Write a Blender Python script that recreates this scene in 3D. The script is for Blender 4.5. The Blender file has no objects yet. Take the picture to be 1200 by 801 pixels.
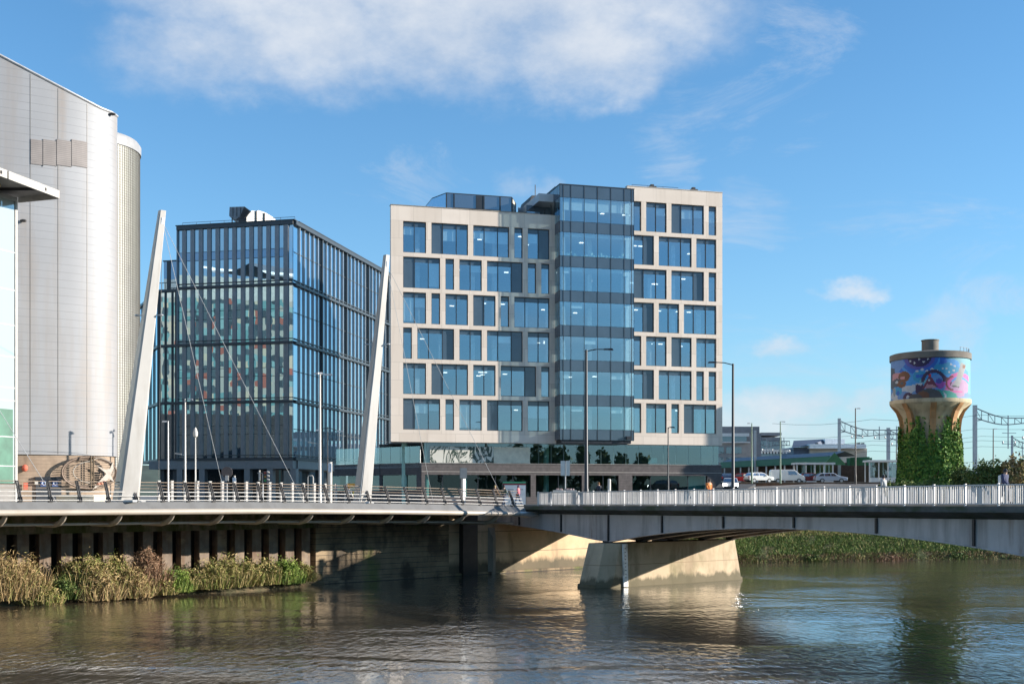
import bpy, bmesh, math, random
from mathutils import Vector, Matrix
R = random.Random(7)
SC = bpy.context.scene
COL = SC.collection
F, EYE, YH, CX = 1400.0, 7.1, 580.0, 600.0      # photo focal length in px, eye height over water, horizon row, centre column

def pt(px, py, Y):
    return Vector(((px-CX)/F*Y, Y, EYE+(YH-py)/F*Y))
def xat(px, Y): return (px-CX)/F*Y
def zat(py, Y): return EYE+(YH-py)/F*Y
def lerp(a, b, t): return a+(b-a)*t
def sstep(x, a, b):
    t = max(0., min(1., (x-a)/(b-a))); return t*t*(3-2*t)
def interp(tab, x):
    if x <= tab[0][0]: return tab[0][1]
    for (x0, y0), (x1, y1) in zip(tab, tab[1:]):
        if x <= x1: return lerp(y0, y1, (x-x0)/(x1-x0))
    return tab[-1][1]

# ------------------------------------------------------------------ materials
def new_mat(name):
    m = bpy.data.materials.new(name); m.use_nodes = True
    nt = m.node_tree; nt.nodes.clear()
    return m, nt, nt.nodes.new, nt.links.new

def M(name, col, rough=.6, metal=0., var=.15, vs=1.5, bump=0., bs=20., stain=None, sscale=(.6, .6, .15), samt=.5, slo=.48, shi=.62,
      spec=.5, stain2=None, s2scale=(1, 1, 1), s2lo=.5, s2hi=.6, s2amt=.6, seams=None, tide=None, coord='Object', emit=None, estr=0.):
    m, nt, N, L = new_mat(name)
    out = N('ShaderNodeOutputMaterial'); b = N('ShaderNodeBsdfPrincipled')
    L(b.outputs[0], out.inputs[0])
    b.inputs['Roughness'].default_value = rough; b.inputs['Metallic'].default_value = metal
    b.inputs['Specular IOR Level'].default_value = spec
    tc = N('ShaderNodeTexCoord')
    def noise(scale, detail=5, vec=None, sc3=None):
        n = N('ShaderNodeTexNoise'); n.inputs['Scale'].default_value = scale; n.inputs['Detail'].default_value = detail
        n.inputs['Roughness'].default_value = .6
        src = tc.outputs[coord]
        if sc3:
            mp = N('ShaderNodeMapping'); mp.inputs['Scale'].default_value = sc3; L(src, mp.inputs[0]); src = mp.outputs[0]
        L(src, n.inputs['Vector']); return n.outputs[0]
    def mix(a, bcol, fac):
        x = N('ShaderNodeMix'); x.data_type = 'RGBA'
        L(fac, x.inputs[0]); 
        if isinstance(a, tuple): x.inputs[6].default_value = a
        else: L(a, x.inputs[6])
        if isinstance(bcol, tuple): x.inputs[7].default_value = bcol
        else: L(bcol, x.inputs[7])
        return x.outputs[2]
    def ramp(src, lo, hi, amt=1.):
        r = N('ShaderNodeMapRange'); r.inputs[1].default_value = lo; r.inputs[2].default_value = hi
        r.inputs[3].default_value = 0; r.inputs[4].default_value = amt; L(src, r.inputs[0]); return r.outputs[0]
    c4 = tuple(col)+(1,)
    c = c4
    if var:
        lo = tuple(max(0, v*(1-var)) for v in col)+(1,); hi = tuple(min(1, v*(1+var)) for v in col)+(1,)
        c = mix(lo, hi, ramp(noise(vs), .3, .7))
    if stain is not None:
        c = mix(c, tuple(stain)+(1,), ramp(noise(1., 6, sc3=sscale), slo, shi, samt))
    if stain2 is not None:
        c = mix(c, tuple(stain2)+(1,), ramp(noise(1., 6, sc3=s2scale), s2lo, s2hi, s2amt))
    if seams is not None:       # (period_z, width, colour) horizontal joints
        per, wid, sc_ = seams
        sp = N('ShaderNodeSeparateXYZ'); L(tc.outputs[coord], sp.inputs[0])
        a = N('ShaderNodeMath'); a.operation = 'MODULO'; L(sp.outputs[2], a.inputs[0]); a.inputs[1].default_value = per
        a2 = N('ShaderNodeMath'); a2.operation = 'LESS_THAN'; L(a.outputs[0], a2.inputs[0]); a2.inputs[1].default_value = wid
        c = mix(c, tuple(sc_)+(1,), a2.outputs[0])
    if tide is not None:        # dark algae band above the waterline: (height, width, colour)
        sp = N('ShaderNodeSeparateXYZ'); L(tc.outputs[coord], sp.inputs[0])
        nz_ = N('ShaderNodeMath'); nz_.operation = 'MULTIPLY_ADD'; L(noise(1.3, 5, sc3=(1, 1, .3)), nz_.inputs[0]); nz_.inputs[1].default_value = -1.6; L(sp.outputs[2], nz_.inputs[2])
        r = N('ShaderNodeMapRange'); r.inputs[1].default_value = tide[0]-.8; r.inputs[2].default_value = tide[0]-.8+tide[1]; r.inputs[3].default_value = .85; r.inputs[4].default_value = 0; L(nz_.outputs[0], r.inputs[0])
        c = mix(c, tuple(tide[2])+(1,), r.outputs[0])
    if isinstance(c, tuple): b.inputs['Base Color'].default_value = c
    else: L(c, b.inputs['Base Color'])
    if bump:
        bp = N('ShaderNodeBump'); bp.inputs['Strength'].default_value = bump; bp.inputs['Distance'].default_value = .05
        L(noise(bs, 6), bp.inputs['Height']); L(bp.outputs[0], b.inputs['Normal'])
    if emit:
        b.inputs['Emission Color'].default_value = tuple(emit)+(1,); b.inputs['Emission Strength'].default_value = estr
    return m

def glass(name, tint, refl, facing=.35, edge=.85, rough=.0, wob=.0):
    """see-through coated office glass: tinted transmission plus mirror reflection that grows towards grazing"""
    m, nt, N, L = new_mat(name)
    out = N('ShaderNodeOutputMaterial'); mx = N('ShaderNodeMixShader'); L(mx.outputs[0], out.inputs[0])
    tr = N('ShaderNodeBsdfTransparent'); tr.inputs[0].default_value = tuple(v**.5 for v in tint)+(1,)
    gl = N('ShaderNodeBsdfGlossy'); gl.inputs['Color'].default_value = tuple(refl)+(1,); gl.inputs['Roughness'].default_value = rough
    lw = N('ShaderNodeLayerWeight'); lw.inputs[0].default_value = .35
    mr = N('ShaderNodeMapRange'); mr.inputs[3].default_value = facing; mr.inputs[4].default_value = edge
    L(lw.outputs['Facing'], mr.inputs[0]); gm = N('ShaderNodeNewGeometry'); sb = N('ShaderNodeMath'); sb.operation = 'SUBTRACT'; sb.inputs[0].default_value = 1.; L(gm.outputs['Backfacing'], sb.inputs[1]); mu = N('ShaderNodeMath'); mu.operation = 'MULTIPLY'; L(sb.outputs[0], mu.inputs[0]); L(mr.outputs[0], mu.inputs[1]); L(mu.outputs[0], mx.inputs[0]); L(tr.outputs[0], mx.inputs[1]); L(gl.outputs[0], mx.inputs[2])
    if wob:
        tc = N('ShaderNodeTexCoord'); n = N('ShaderNodeTexNoise'); n.inputs['Scale'].default_value = .5; n.inputs['Detail'].default_value = 2
        L(tc.outputs['Object'], n.inputs['Vector'])
        bp = N('ShaderNodeBump'); bp.inputs['Strength'].default_value = wob; bp.inputs['Distance'].default_value = .1
        L(n.outputs[0], bp.inputs['Height']); L(bp.outputs[0], gl.inputs['Normal'])
    return m

def mirror_glass(name, base, refl, fac, wob=.02, rough=.0):
    """dark curtain-wall glass with nothing to see behind it"""
    m, nt, N, L = new_mat(name)
    out = N('ShaderNodeOutputMaterial'); mx = N('ShaderNodeMixShader'); L(mx.outputs[0], out.inputs[0])
    df = N('ShaderNodeBsdfPrincipled'); df.inputs['Base Color'].default_value = tuple(base)+(1,); df.inputs['Roughness'].default_value = .5
    gl = N('ShaderNodeBsdfGlossy'); gl.inputs['Color'].default_value = tuple(refl)+(1,); gl.inputs['Roughness'].default_value = rough
    lw = N('ShaderNodeLayerWeight'); lw.inputs[0].default_value = .4
    mr = N('ShaderNodeMapRange'); mr.inputs[3].default_value = fac; mr.inputs[4].default_value = .9
    L(lw.outputs['Facing'], mr.inputs[0]); L(mr.outputs[0], mx.inputs[0]); L(df.outputs[0], mx.inputs[1]); L(gl.outputs[0], mx.inputs[2])
    tc = N('ShaderNodeTexCoord'); n = N('ShaderNodeTexNoise'); n.inputs['Scale'].default_value = .45; n.inputs['Detail'].default_value = 2
    L(tc.outputs['Object'], n.inputs['Vector'])
    bp = N('ShaderNodeBump'); bp.inputs['Strength'].default_value = wob; bp.inputs['Distance'].default_value = .2
    L(n.outputs[0], bp.inputs['Height']); L(bp.outputs[0], gl.inputs['Normal'])
    return m

# ------------------------------------------------------------------ mesh builder
class MB:
    def __init__(s): s.v = []; s.f = []; s.m = []; s.cur = 0
    def add(s, vs, fs):
        o = len(s.v); s.v += [tuple(v) for v in vs]
        for f in fs: s.f.append(tuple(i+o for i in f)); s.m.append(s.cur)
        return s
    def obox(s, o, a, b, c):
        o, a, b, c = Vector(o), Vector(a), Vector(b), Vector(c)
        return s.add([o, o+a, o+a+b, o+b, o+c, o+a+c, o+a+b+c, o+b+c],
                     [(0, 3, 2, 1), (4, 5, 6, 7), (0, 1, 5, 4), (1, 2, 6, 5), (2, 3, 7, 6), (3, 0, 4, 7)])
    def box(s, c, sx, sy, sz, rz=0., base=False):
        ax = Vector((math.cos(rz), math.sin(rz), 0)); ay = Vector((-ax.y, ax.x, 0)); c = Vector(c)
        o = c-ax*sx/2-ay*sy/2-(Vector((0, 0, 0)) if base else Vector((0, 0, sz/2)))
        return s.obox(o, ax*sx, ay*sy, (0, 0, sz))
    def quad(s, a, b, c, d): return s.add([a, b, c, d], [(0, 1, 2, 3)])
    def prism(s, poly, z0, z1, caps=True):
        n = len(poly)
        zz0 = z0 if isinstance(z0, (list, tuple)) else [z0]*n
        zz1 = z1 if isinstance(z1, (list, tuple)) else [z1]*n
        vs = [(p[0], p[1], zz0[i]) for i, p in enumerate(poly)]+[(p[0], p[1], zz1[i]) for i, p in enumerate(poly)]
        fs = [(i, (i+1) % n, n+(i+1) % n, n+i) for i in range(n)]
        if caps: fs += [tuple(range(n))[::-1], tuple(range(n, 2*n))]
        return s.add(vs, fs)
    def bar(s, a, b, w, h=None, up=(0, 0, 1)):
        a, b = Vector(a), Vector(b); d = (b-a); L_ = d.length
        if L_ < 1e-6: return s
        d /= L_; up = Vector(up)
        if abs(d.dot(up)) > .98: up = Vector((1, 0, 0))
        x = d.cross(up).normalized(); y = x.cross(d).normalized(); h = h or w
        return s.obox(a-x*w/2-y*h/2, x*w, y*h, d*L_)
    def tube(s, pts, r, n=8, caps=True):
        pts = [Vector(p) for p in pts]; k = len(pts)
        rs = r if isinstance(r, (list, tuple)) else [r]*k
        rings = []; prev = None
        for i, p in enumerate(pts):
            d = (pts[min(i+1, k-1)]-pts[max(i-1, 0)]).normalized()
            if prev is None:
                up = Vector((0, 0, 1)) if abs(d.z) < .95 else Vector((1, 0, 0))
                x = d.cross(up).normalized()
            else:
                x = (prev-d*prev.dot(d)).normalized()
            prev = x; y = d.cross(x)
            rings.append([p+x*rs[i]*math.cos(2*math.pi*j/n)+y*rs[i]*math.sin(2*math.pi*j/n) for j in range(n)])
        vs = [v for r_ in rings for v in r_]
        fs = [(i*n+j, i*n+(j+1) % n, (i+1)*n+(j+1) % n, (i+1)*n+j) for i in range(k-1) for j in range(n)]
        if caps: fs += [tuple(range(n))[::-1], tuple(range((k-1)*n, k*n))]
        return s.add(vs, fs)
    def lathe(s, prof, c=(0, 0, 0), n=24, caps=True, a0=0, a1=2*math.pi):
        full = abs(a1-a0-2*math.pi) < 1e-6
        cols = n if full else n+1; k = len(prof)
        vs = []
        for j in range(cols):
            a = a0+(a1-a0)*j/n
            for r, z in prof: vs.append((c[0]+r*math.cos(a), c[1]+r*math.sin(a), c[2]+z))
        fs = []
        for j in range(n):
            j2 = (j+1) % cols
            for i in range(k-1): fs.append((j*k+i, j2*k+i, j2*k+i+1, j*k+i+1))
        if caps and full:
            fs += [tuple(j*k for j in range(cols))[::-1], tuple(j*k+k-1 for j in range(cols))]
        return s.add(vs, fs)
    def ell(s, c, rx, ry, rz, n=10, m=7):
        c = Vector(c); vs = []; fs = []
        for i in range(m+1):
            t = math.pi*i/m
            for j in range(n):
                p = 2*math.pi*j/n
                vs.append(c+Vector((rx*math.sin(t)*math.cos(p), ry*math.sin(t)*math.sin(p), rz*math.cos(t))))
        for i in range(m):
            for j in range(n): fs.append((i*n+j, i*n+(j+1) % n, (i+1)*n+(j+1) % n, (i+1)*n+j))
        return s.add(vs, fs)
    def build(s, name, mats, parent=None, smooth=False, local=False, bevel=0., fix=True):
        if not isinstance(mats, (list, tuple)): mats = [mats]
        me = bpy.data.meshes.new(name)
        org = Vector((0, 0, 0)) if (local or parent is None) else ORG[parent.name]
        me.from_pydata([(v[0]-org.x, v[1]-org.y, v[2]-org.z) for v in s.v], [], s.f)
        for m in mats: me.materials.append(m)
        for p, i in zip(me.polygons, s.m): p.material_index = i; p.use_smooth = smooth
        if fix and len(s.f) < 60000:
            bm = bmesh.new(); bm.from_mesh(me)
            if smooth: bmesh.ops.remove_doubles(bm, verts=bm.verts, dist=1e-4)
            bmesh.ops.recalc_face_normals(bm, faces=bm.faces); bm.to_mesh(me); bm.free()
        me.update()
        o = bpy.data.objects.new(name, me); COL.objects.link(o)
        if parent is not None: o.parent = parent; ORG[o.name] = ORG[parent.name]
        else: ORG[o.name] = Vector((0, 0, 0))
        if bevel:
            b = o.modifiers.new('b', 'BEVEL'); b.width = bevel; b.segments = 2; b.limit_method = 'ANGLE'
        if smooth:
            try:
                for p in me.polygons: p.use_smooth = True
                me.set_sharp_from_angle(angle=math.radians(40))
            except Exception: pass
        return o
ORG = {}
def tag(o, label=None, cat=None, group=None, kind=None):
    if label: o['label'] = label
    if cat: o['category'] = cat
    if group: o['group'] = group
    if kind: o['kind'] = kind
    return o
def thing(name, label, cat, loc=(0, 0, 0), rz=0., group=None):
    o = bpy.data.objects.new(name, None); COL.objects.link(o); o.location = loc; o.rotation_euler = (0, 0, rz)
    o.empty_display_size = .3
    ORG[o.name] = Vector(loc) if rz == 0. else Vector((0, 0, 0))
    return tag(o, label, cat, group)
KIDS = {}
def dup(root, loc, rz=0., label=None, scale=None):
    def kids(o): return [c for c in COL.objects if c.parent == o]
    r = root.copy(); COL.objects.link(r); r.location = loc; r.rotation_euler = (0, 0, rz)
    if scale: r.scale = (scale,)*3
    if label: r['label'] = label
    if root.name not in KIDS: KIDS[root.name] = [(c, kids(c)) for c in kids(root)]
    for c, g in KIDS[root.name]:
        c2 = c.copy(); COL.objects.link(c2); c2.parent = r
        for d in g:
            d2 = d.copy(); COL.objects.link(d2); d2.parent = c2
    return r
def struct(name, mb, mat, smooth=False, kind='structure'):
    return tag(mb.build(name, mat, None, smooth), kind=kind)

# vertical facade plane: origin A, direction f (left to right as seen), n outward
class Fac:
    def __init__(s, A, f):
        s.A = Vector((A[0], A[1], 0)); s.f = Vector((f[0], f[1], 0)).normalized(); s.n = Vector((s.f.y, -s.f.x, 0))
    def u(s, px, off=0.):
        A = s.A+s.n*off; k = (px-CX)/F
        return (k*A.y-A.x)/(s.f.x-k*s.f.y)
    def Y(s, u, off=0.): return (s.A+s.f*u+s.n*off).y
    def z(s, px, py, off=0.): return zat(py, s.Y(s.u(px, off), off))
    def P(s, u, off, z): return s.A+s.f*u+s.n*off+Vector((0, 0, z))
    def box(s, mb, u0, u1, o0, o1, z0, z1):
        return mb.obox(s.P(u0, o0, z0), s.f*(u1-u0), s.n*(o1-o0), (0, 0, z1-z0))
    def quad(s, mb, u0, u1, off, z0, z1):
        return mb.quad(s.P(u0, off, z0), s.P(u1, off, z0), s.P(u1, off, z1), s.P(u0, off, z1))

# ------------------------------------------------------------------ shared materials
m_stone = M('pale_stone', (.70, .57, .47), .75, var=.07, vs=.35, stain=(.48, .40, .35), sscale=(.5, .5, .08), slo=.52, shi=.75, samt=.4, seams=(4.04, .02, (.46, .38, .32)), bump=.05, bs=6)
def stone_mat(name, col, ang):
    m, nt, N, L = new_mat(name); out = N('ShaderNodeOutputMaterial'); b = N('ShaderNodeBsdfPrincipled'); L(b.outputs[0], out.inputs[0]); b.inputs['Roughness'].default_value = .75
    tc = N('ShaderNodeTexCoord'); mp = N('ShaderNodeMapping'); mp.inputs['Rotation'].default_value = (0, 0, -ang); L(tc.outputs['Object'], mp.inputs[0])
    sp = N('ShaderNodeSeparateXYZ'); L(mp.outputs[0], sp.inputs[0]); cb = N('ShaderNodeCombineXYZ'); L(sp.outputs[0], cb.inputs[0]); L(sp.outputs[2], cb.inputs[1])
    br = N('ShaderNodeTexBrick'); L(cb.outputs[0], br.inputs[0]); br.offset = .5; br.inputs['Scale'].default_value = 1.; br.inputs['Brick Width'].default_value = 3.3; br.inputs['Row Height'].default_value = 2.02; br.inputs['Mortar Size'].default_value = .018; br.inputs['Mortar Smooth'].default_value = .3
    br.inputs['Color1'].default_value = tuple(v*1.05 for v in col)+(1,); br.inputs['Color2'].default_value = tuple(v*f for v, f in zip(col, (.90, .89, .87)))+(1,); br.inputs['Mortar'].default_value = tuple(v*.62 for v in col)+(1,)
    c = br.outputs[0]
    for sc3, lo, hi, amt, k in (((.25, .25, .25), .4, .7, .25, .86), ((1.6, 1.6, .10), .52, .72, .35, .72), ((.12, .12, .5), .5, .7, .2, .8)):
        m3 = N('ShaderNodeMapping'); m3.inputs['Scale'].default_value = sc3; L(tc.outputs['Object'], m3.inputs[0]); n = N('ShaderNodeTexNoise'); n.inputs['Detail'].default_value = 6; n.inputs['Scale'].default_value = 1; L(m3.outputs[0], n.inputs[0])
        r = N('ShaderNodeMapRange'); r.inputs[1].default_value = lo; r.inputs[2].default_value = hi; r.inputs[4].default_value = amt; L(n.outputs[0], r.inputs[0])
        x = N('ShaderNodeMix'); x.data_type = 'RGBA'; L(r.outputs[0], x.inputs[0]); L(c, x.inputs[6]); x.inputs[7].default_value = (col[0]*k, col[1]*k*.96, col[2]*k*.92, 1); c = x.outputs[2]
    L(c, b.inputs['Base Color']); return m
m_stone = stone_mat('pale_stone_panels', (.74, .64, .55), math.atan2(.2588, .9659))
m_frame = M('dark_window_frame', (.03, .036, .045), .4, .2, var=.1)
m_span = M('grey_blue_spandrel', (.055, .085, .12), .12, var=.12, vs=.4, spec=.8)
m_pane = glass('office_glass', (.74, .88, .94), (.60, .80, .95), .36, .82, wob=.03)
m_bay = glass('bay_glass', (.74, .90, .95), (.64, .84, .96), .36, .82, wob=.03)
m_teal = glass('teal_glass', (.56, .72, .73), (.64, .80, .92), .20, .6, wob=.02)
m_int = M('interior_wall', (.30, .33, .36), .8, var=.1)
m_ceil = M('office_ceiling', (.55, .58, .6), .8, var=.04)
m_blind = M('window_blind', (.80, .86, .80), .8, var=.06)
m_lamp = M('ceiling_lamp', (.8, .8, .8), .5, emit=(1, .98, .9), estr=1.3)
m_roof = M('roof_felt', (.12, .12, .125), .9, var=.2)
m_brick = M('grey_brown_brick', (.105, .09, .088), .8, var=.25, vs=2., seams=(.3, .03, (.06, .055, .055)), bump=.2, bs=12)
m_shop = glass('shopfront_glass', (.40, .56, .58), (.6, .75, .8), .06, .5, wob=.02)
m_steel_w = M('white_painted_steel', (.52, .50, .47), .45, var=.08, vs=.8, stain=(.35, .3, .25), sscale=(1.5, 1.5, .25), slo=.52, shi=.72, samt=.5)
m_galv = M('galvanised_steel', (.42, .43, .44), .45, .4, var=.15, vs=3)
m_dark = M('dark_steel', (.045, .042, .042), .5, .3, var=.2)
m_black = M('black_paint', (.022, .024, .03), .4, .1, var=.1)
m_conc = M('weathered_concrete', (.30, .26, .21), .85, var=.2, vs=.6, stain=(.12, .10, .08), sscale=(.9, .9, .12), slo=.5, shi=.68, samt=.7, bump=.3, bs=5)
m_asph = M('asphalt', (.055, .055, .057), .9, var=.25, vs=1.5, bump=.2, bs=40)
m_pave = M('paving', (.26, .25, .235), .85, var=.2, vs=1.)
# light levels
SKY_AIR, SKY_DUST, SKY_OZ, SKY_STR = 1.0, .15, 2.2, .098
SKY_TINT = (.57, .94, 1.15, 1)
HZ_COL, HZ_SCALE, HZ_AMT = (2.75, 3.25, 4.2, 1), .12, .62
CLOUD_LO, CLOUD_HI = (3.0, 3.4, 4.0, 1), (4.5, 4.65, 4.85, 1)
SUN_STR, EXPO = 4.9, 1.0
# ------------------------------------------------------------------ land, river, banks
WD = Vector((.735, .678, 0)); WN = Vector((.678, -.735, 0))      # quay direction and river-side normal
W0 = Vector((-15.7, 95.6, 0))
def Wp(t, off=0.): return W0+WD*t+WN*off
def gz(X, Y):
    return 6.05+2.85*sstep(Y, 128, 172)*sstep(X, 12, 34)
m_water = None
def make_water():
    m, nt, N, L = new_mat('river_water')
    out = N('ShaderNodeOutputMaterial'); b = N('ShaderNodeBsdfPrincipled'); L(b.outputs[0], out.inputs[0])
    b.inputs['Base Color'].default_value = (.125, .098, .066, 1); b.inputs['Roughness'].default_value = .09; b.inputs['IOR'].default_value = 1.6
    tc = N('ShaderNodeTexCoord')
    def nz(scale, sc3, rot=0., d=4, dist=0.):
        mp = N('ShaderNodeMapping'); mp.inputs['Scale'].default_value = sc3; mp.inputs['Rotation'].default_value = (0, 0, rot)
        L(tc.outputs['Object'], mp.inputs[0]); n = N('ShaderNodeTexNoise'); n.inputs['Scale'].default_value = scale; n.inputs['Detail'].default_value = d
        n.inputs['Distortion'].default_value = dist
        L(mp.outputs[0], n.inputs['Vector']); return n.outputs[0]
    def ma(op, a, bb):
        x = N('ShaderNodeMath'); x.operation = op
        for i, q in enumerate((a, bb)):
            if isinstance(q, (int, float)): x.inputs[i].default_value = q
            else: L(q, x.inputs[i])
        return x.outputs[0]
    small = nz(2.7, (1, .45, 1), .12, 3, .4); mid = nz(.75, (1, .55, 1), -.25, 4, .7); big = nz(.055, (1, 1.9, 1), .7, 2, .8)
    # calm slicks and ruffled patches
    patch = N('ShaderNodeMapRange'); patch.inputs[1].default_value = .40; patch.inputs[2].default_value = .62; patch.inputs[3].default_value = .3; patch.inputs[4].default_value = 1.3
    L(big, patch.inputs[0])
    h = ma('ADD', ma('MULTIPLY', small, .055), ma('MULTIPLY', mid, .036))
    h = ma('MULTIPLY', h, patch.outputs[0])
    bp = N('ShaderNodeBump'); bp.inputs['Strength'].default_value = 1.; bp.inputs['Distance'].default_value = 1.0
    L(h, bp.inputs['Height']); L(bp.outputs[0], b.inputs['Normal'])
    gl = N('ShaderNodeBsdfGlossy'); gl.inputs['Color'].default_value = (.93, .95, .97, 1); gl.inputs['Roughness'].default_value = .09; L(bp.outputs[0], gl.inputs['Normal'])
    lw = N('ShaderNodeLayerWeight'); lw.inputs[0].default_value = .5; L(bp.outputs[0], lw.inputs['Normal'])
    mr = N('ShaderNodeMapRange'); mr.inputs[1].default_value = .45; mr.inputs[2].default_value = .95; mr.inputs[3].default_value = .02; mr.inputs[4].default_value = .62; L(lw.outputs['Facing'], mr.inputs[0])
    mx = N('ShaderNodeMixShader'); L(mr.outputs[0], mx.inputs[0]); L(b.outputs[0], mx.inputs[1]); L(gl.outputs[0], mx.inputs[2]); L(mx.outputs[0], out.inputs[0])
    return m
m_water = make_water()
mb = MB(); mb.quad((-900, -500, 0), (1500, -500, 0), (1500, 700, 0), (-900, 700, 0)); struct('river', mb, m_water)

m_ground = M('town_ground', (.20, .19, .175), .9, var=.25, vs=.2, stain=(.07, .07, .07), sscale=(.08, .08, 1), slo=.45, shi=.55, samt=.7)
m_grass_soil = M('bank_soil', (.055, .07, .022), .95, var=.5, vs=.8, stain=(.085, .06, .03), sscale=(.5, .5, .5), slo=.5, shi=.62, samt=.8, bump=.6, bs=3)
# top edge of the far bank, from far left to far right
top = [Wp(-400, -.8), Wp(-120, -.8), Wp(-60, -.8), Wp(-30, -.8), Wp(-15, -.8), Wp(0, -.8), Wp(15, -.8), Wp(30, -.8), Wp(40, -.8)]
foot = [(26, 126), (38, 129), (53, 133), (80, 137), (130, 142), (300, 160), (1600, 260)]
rtop = [Vector((x-1.5, y+11, 0)) for x, y in foot]
edge = top+rtop
cols = []
for i, p in enumerate(edge):
    k = i/(len(edge)-1); back = Vector((lerp(-.9, .55, sstep(i, 1, len(edge)-2)), 1, 0)).normalized()
    col = []
    for d in (0, 6, 14, 24, 34, 44, 56, 80, 140, 400, 4000):
        q = p+back*d; col.append(Vector((q.x, q.y, gz(q.x, q.y))))
    cols.append(col)
mb = MB(); n = len(cols[0])
mb.add([v for c in cols for v in c], [(i*n+j, (i+1)*n+j, (i+1)*n+j+1, i*n+j+1) for i in range(len(cols)-1) for j in range(n-1)])
struct('ground', mb, m_ground)
# grassy slope to the right of the quay wall
NS = 9
mb = MB(); rows = []
sl_foot = [Vector((20, 125.5, -.6))]+[Vector((x, y, -.5)) for x, y in foot]
sl_top = [Wp(40, -.8)]+rtop
def slope_at(i, k):
    a = sl_foot[i]; b = sl_top[i]; bz = gz(b.x, b.y)+.03
    p = a.lerp(Vector((b.x, b.y, 0)), k); z = lerp(-.5, bz, min(1, (k*1.18)**.9))
    return Vector((p.x, p.y, z))
pts = []
SUB = 8
for i in range(len(sl_foot)-1):
    for s_ in range(SUB):
        for_k = []
        for k in range(NS+1):
            v = slope_at(i, k/NS).lerp(slope_at(i+1, k/NS), s_/SUB)
            if 0 < k < NS: v += Vector((R.uniform(-.3, .3), R.uniform(-.3, .3), R.uniform(-.24, .04)))
            for_k.append(v)
        pts.append(for_k)
n = NS+1
mb.add([v for c in pts for v in c], [(i*n+j, (i+1)*n+j, (i+1)*n+j+1, i*n+j+1) for i in range(len(pts)-1) for j in range(n-1)])
struct('grass_bank', mb, m_grass_soil, True)
# muddy ledge at the foot of the sheet piles
m_mud = M('mud', (.13, .095, .05), .9, var=.35, vs=1.2, stain=(.06, .07, .03), sscale=(.7, .7, .7), slo=.45, shi=.6, samt=.7, bump=.6, bs=4)
mb = MB(); pts = []
for i in range(60):
    t = -62+i*1.06; w = 2.3+.45*math.sin(i*.9)+R.uniform(-.25, .25)
    w *= 1-sstep(t, -5, .2)*.9
    pts.append([Wp(t, -.3)+Vector((0, 0, 1.15+R.uniform(-.1, .1))), Wp(t, w*.45)+Vector((0, 0, .85+R.uniform(-.15, .15))), Wp(t, w*.85)+Vector((0, 0, .3+R.uniform(-.08, .08))), Wp(t, w+.5)+Vector((0, 0, -.35))])
mb.add([v for c in pts for v in c], [(i*4+j, (i+1)*4+j, (i+1)*4+j+1, i*4+j+1) for i in range(len(pts)-1) for j in range(3)])
struct('river_bank', mb, m_mud, True)
# near bank, where the photographer stands
nb = [W0+WN*(80.9-1.5)+WD*t for t in (-500, 500)]
mb = MB(); q = [nb[0], nb[1], nb[1]+WN*300, nb[0]+WN*300]
mb.prism([(p.x, p.y) for p in q], -1, 5.5)
struct('promenade', mb, m_pave)
# roads on the far bank: sheets just above the ground
mb = MB()
def sheet(pts, dz): mb.add([(x, y, gz(x, y)+dz) for x, y in pts], [tuple(range(len(pts)))])
sheet([(-60, 112), (-9, 112.5), (14, 127), (26, 131), (26, 136), (-6, 124), (-60, 124)], .012)
struct('road', mb, m_asph)
mb = MB()
a, b = Vector((-6, 119.5, 0)), Vector((-55, 117.5, 0))
for i in range(12):
    p = a.lerp(b, i/12); q = a.lerp(b, (i+.5)/12)
    mb.obox(p+Vector((0, 0, 6.066)), q-p, (0, .14, 0), (0, 0, .004))
struct('road_marking', mb, M('road_paint', (.75, .75, .72), .7))

# ------------------------------------------------------------------ quay walls
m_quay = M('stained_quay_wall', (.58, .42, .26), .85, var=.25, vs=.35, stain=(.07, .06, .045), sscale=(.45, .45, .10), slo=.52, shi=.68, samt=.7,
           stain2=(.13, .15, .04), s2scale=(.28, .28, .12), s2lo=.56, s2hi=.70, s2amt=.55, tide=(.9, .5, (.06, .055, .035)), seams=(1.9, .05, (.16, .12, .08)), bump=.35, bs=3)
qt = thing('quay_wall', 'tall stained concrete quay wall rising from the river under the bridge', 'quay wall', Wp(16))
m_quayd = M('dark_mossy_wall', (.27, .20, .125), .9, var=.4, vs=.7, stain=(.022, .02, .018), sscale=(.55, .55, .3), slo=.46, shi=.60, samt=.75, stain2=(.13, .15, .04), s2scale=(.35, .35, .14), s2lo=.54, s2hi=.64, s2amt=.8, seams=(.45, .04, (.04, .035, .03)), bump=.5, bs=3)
mb = MB(); L_ = 41.
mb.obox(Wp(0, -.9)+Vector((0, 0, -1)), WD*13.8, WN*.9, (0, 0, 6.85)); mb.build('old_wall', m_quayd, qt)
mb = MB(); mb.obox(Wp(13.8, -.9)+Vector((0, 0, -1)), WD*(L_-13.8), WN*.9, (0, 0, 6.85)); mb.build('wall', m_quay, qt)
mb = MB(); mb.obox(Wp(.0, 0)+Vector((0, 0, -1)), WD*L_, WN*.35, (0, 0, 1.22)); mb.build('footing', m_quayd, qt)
mb = MB(); t0 = 15.0; mb.obox(Wp(t0, 0)+Vector((0, 0, -1)), WD*1.7, WN*.55, (0, 0, 6.7)); mb.build('pilaster', M('tarred_timber', (.025, .022, .02), .8, var=.3), qt)
mb = MB()
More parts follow.
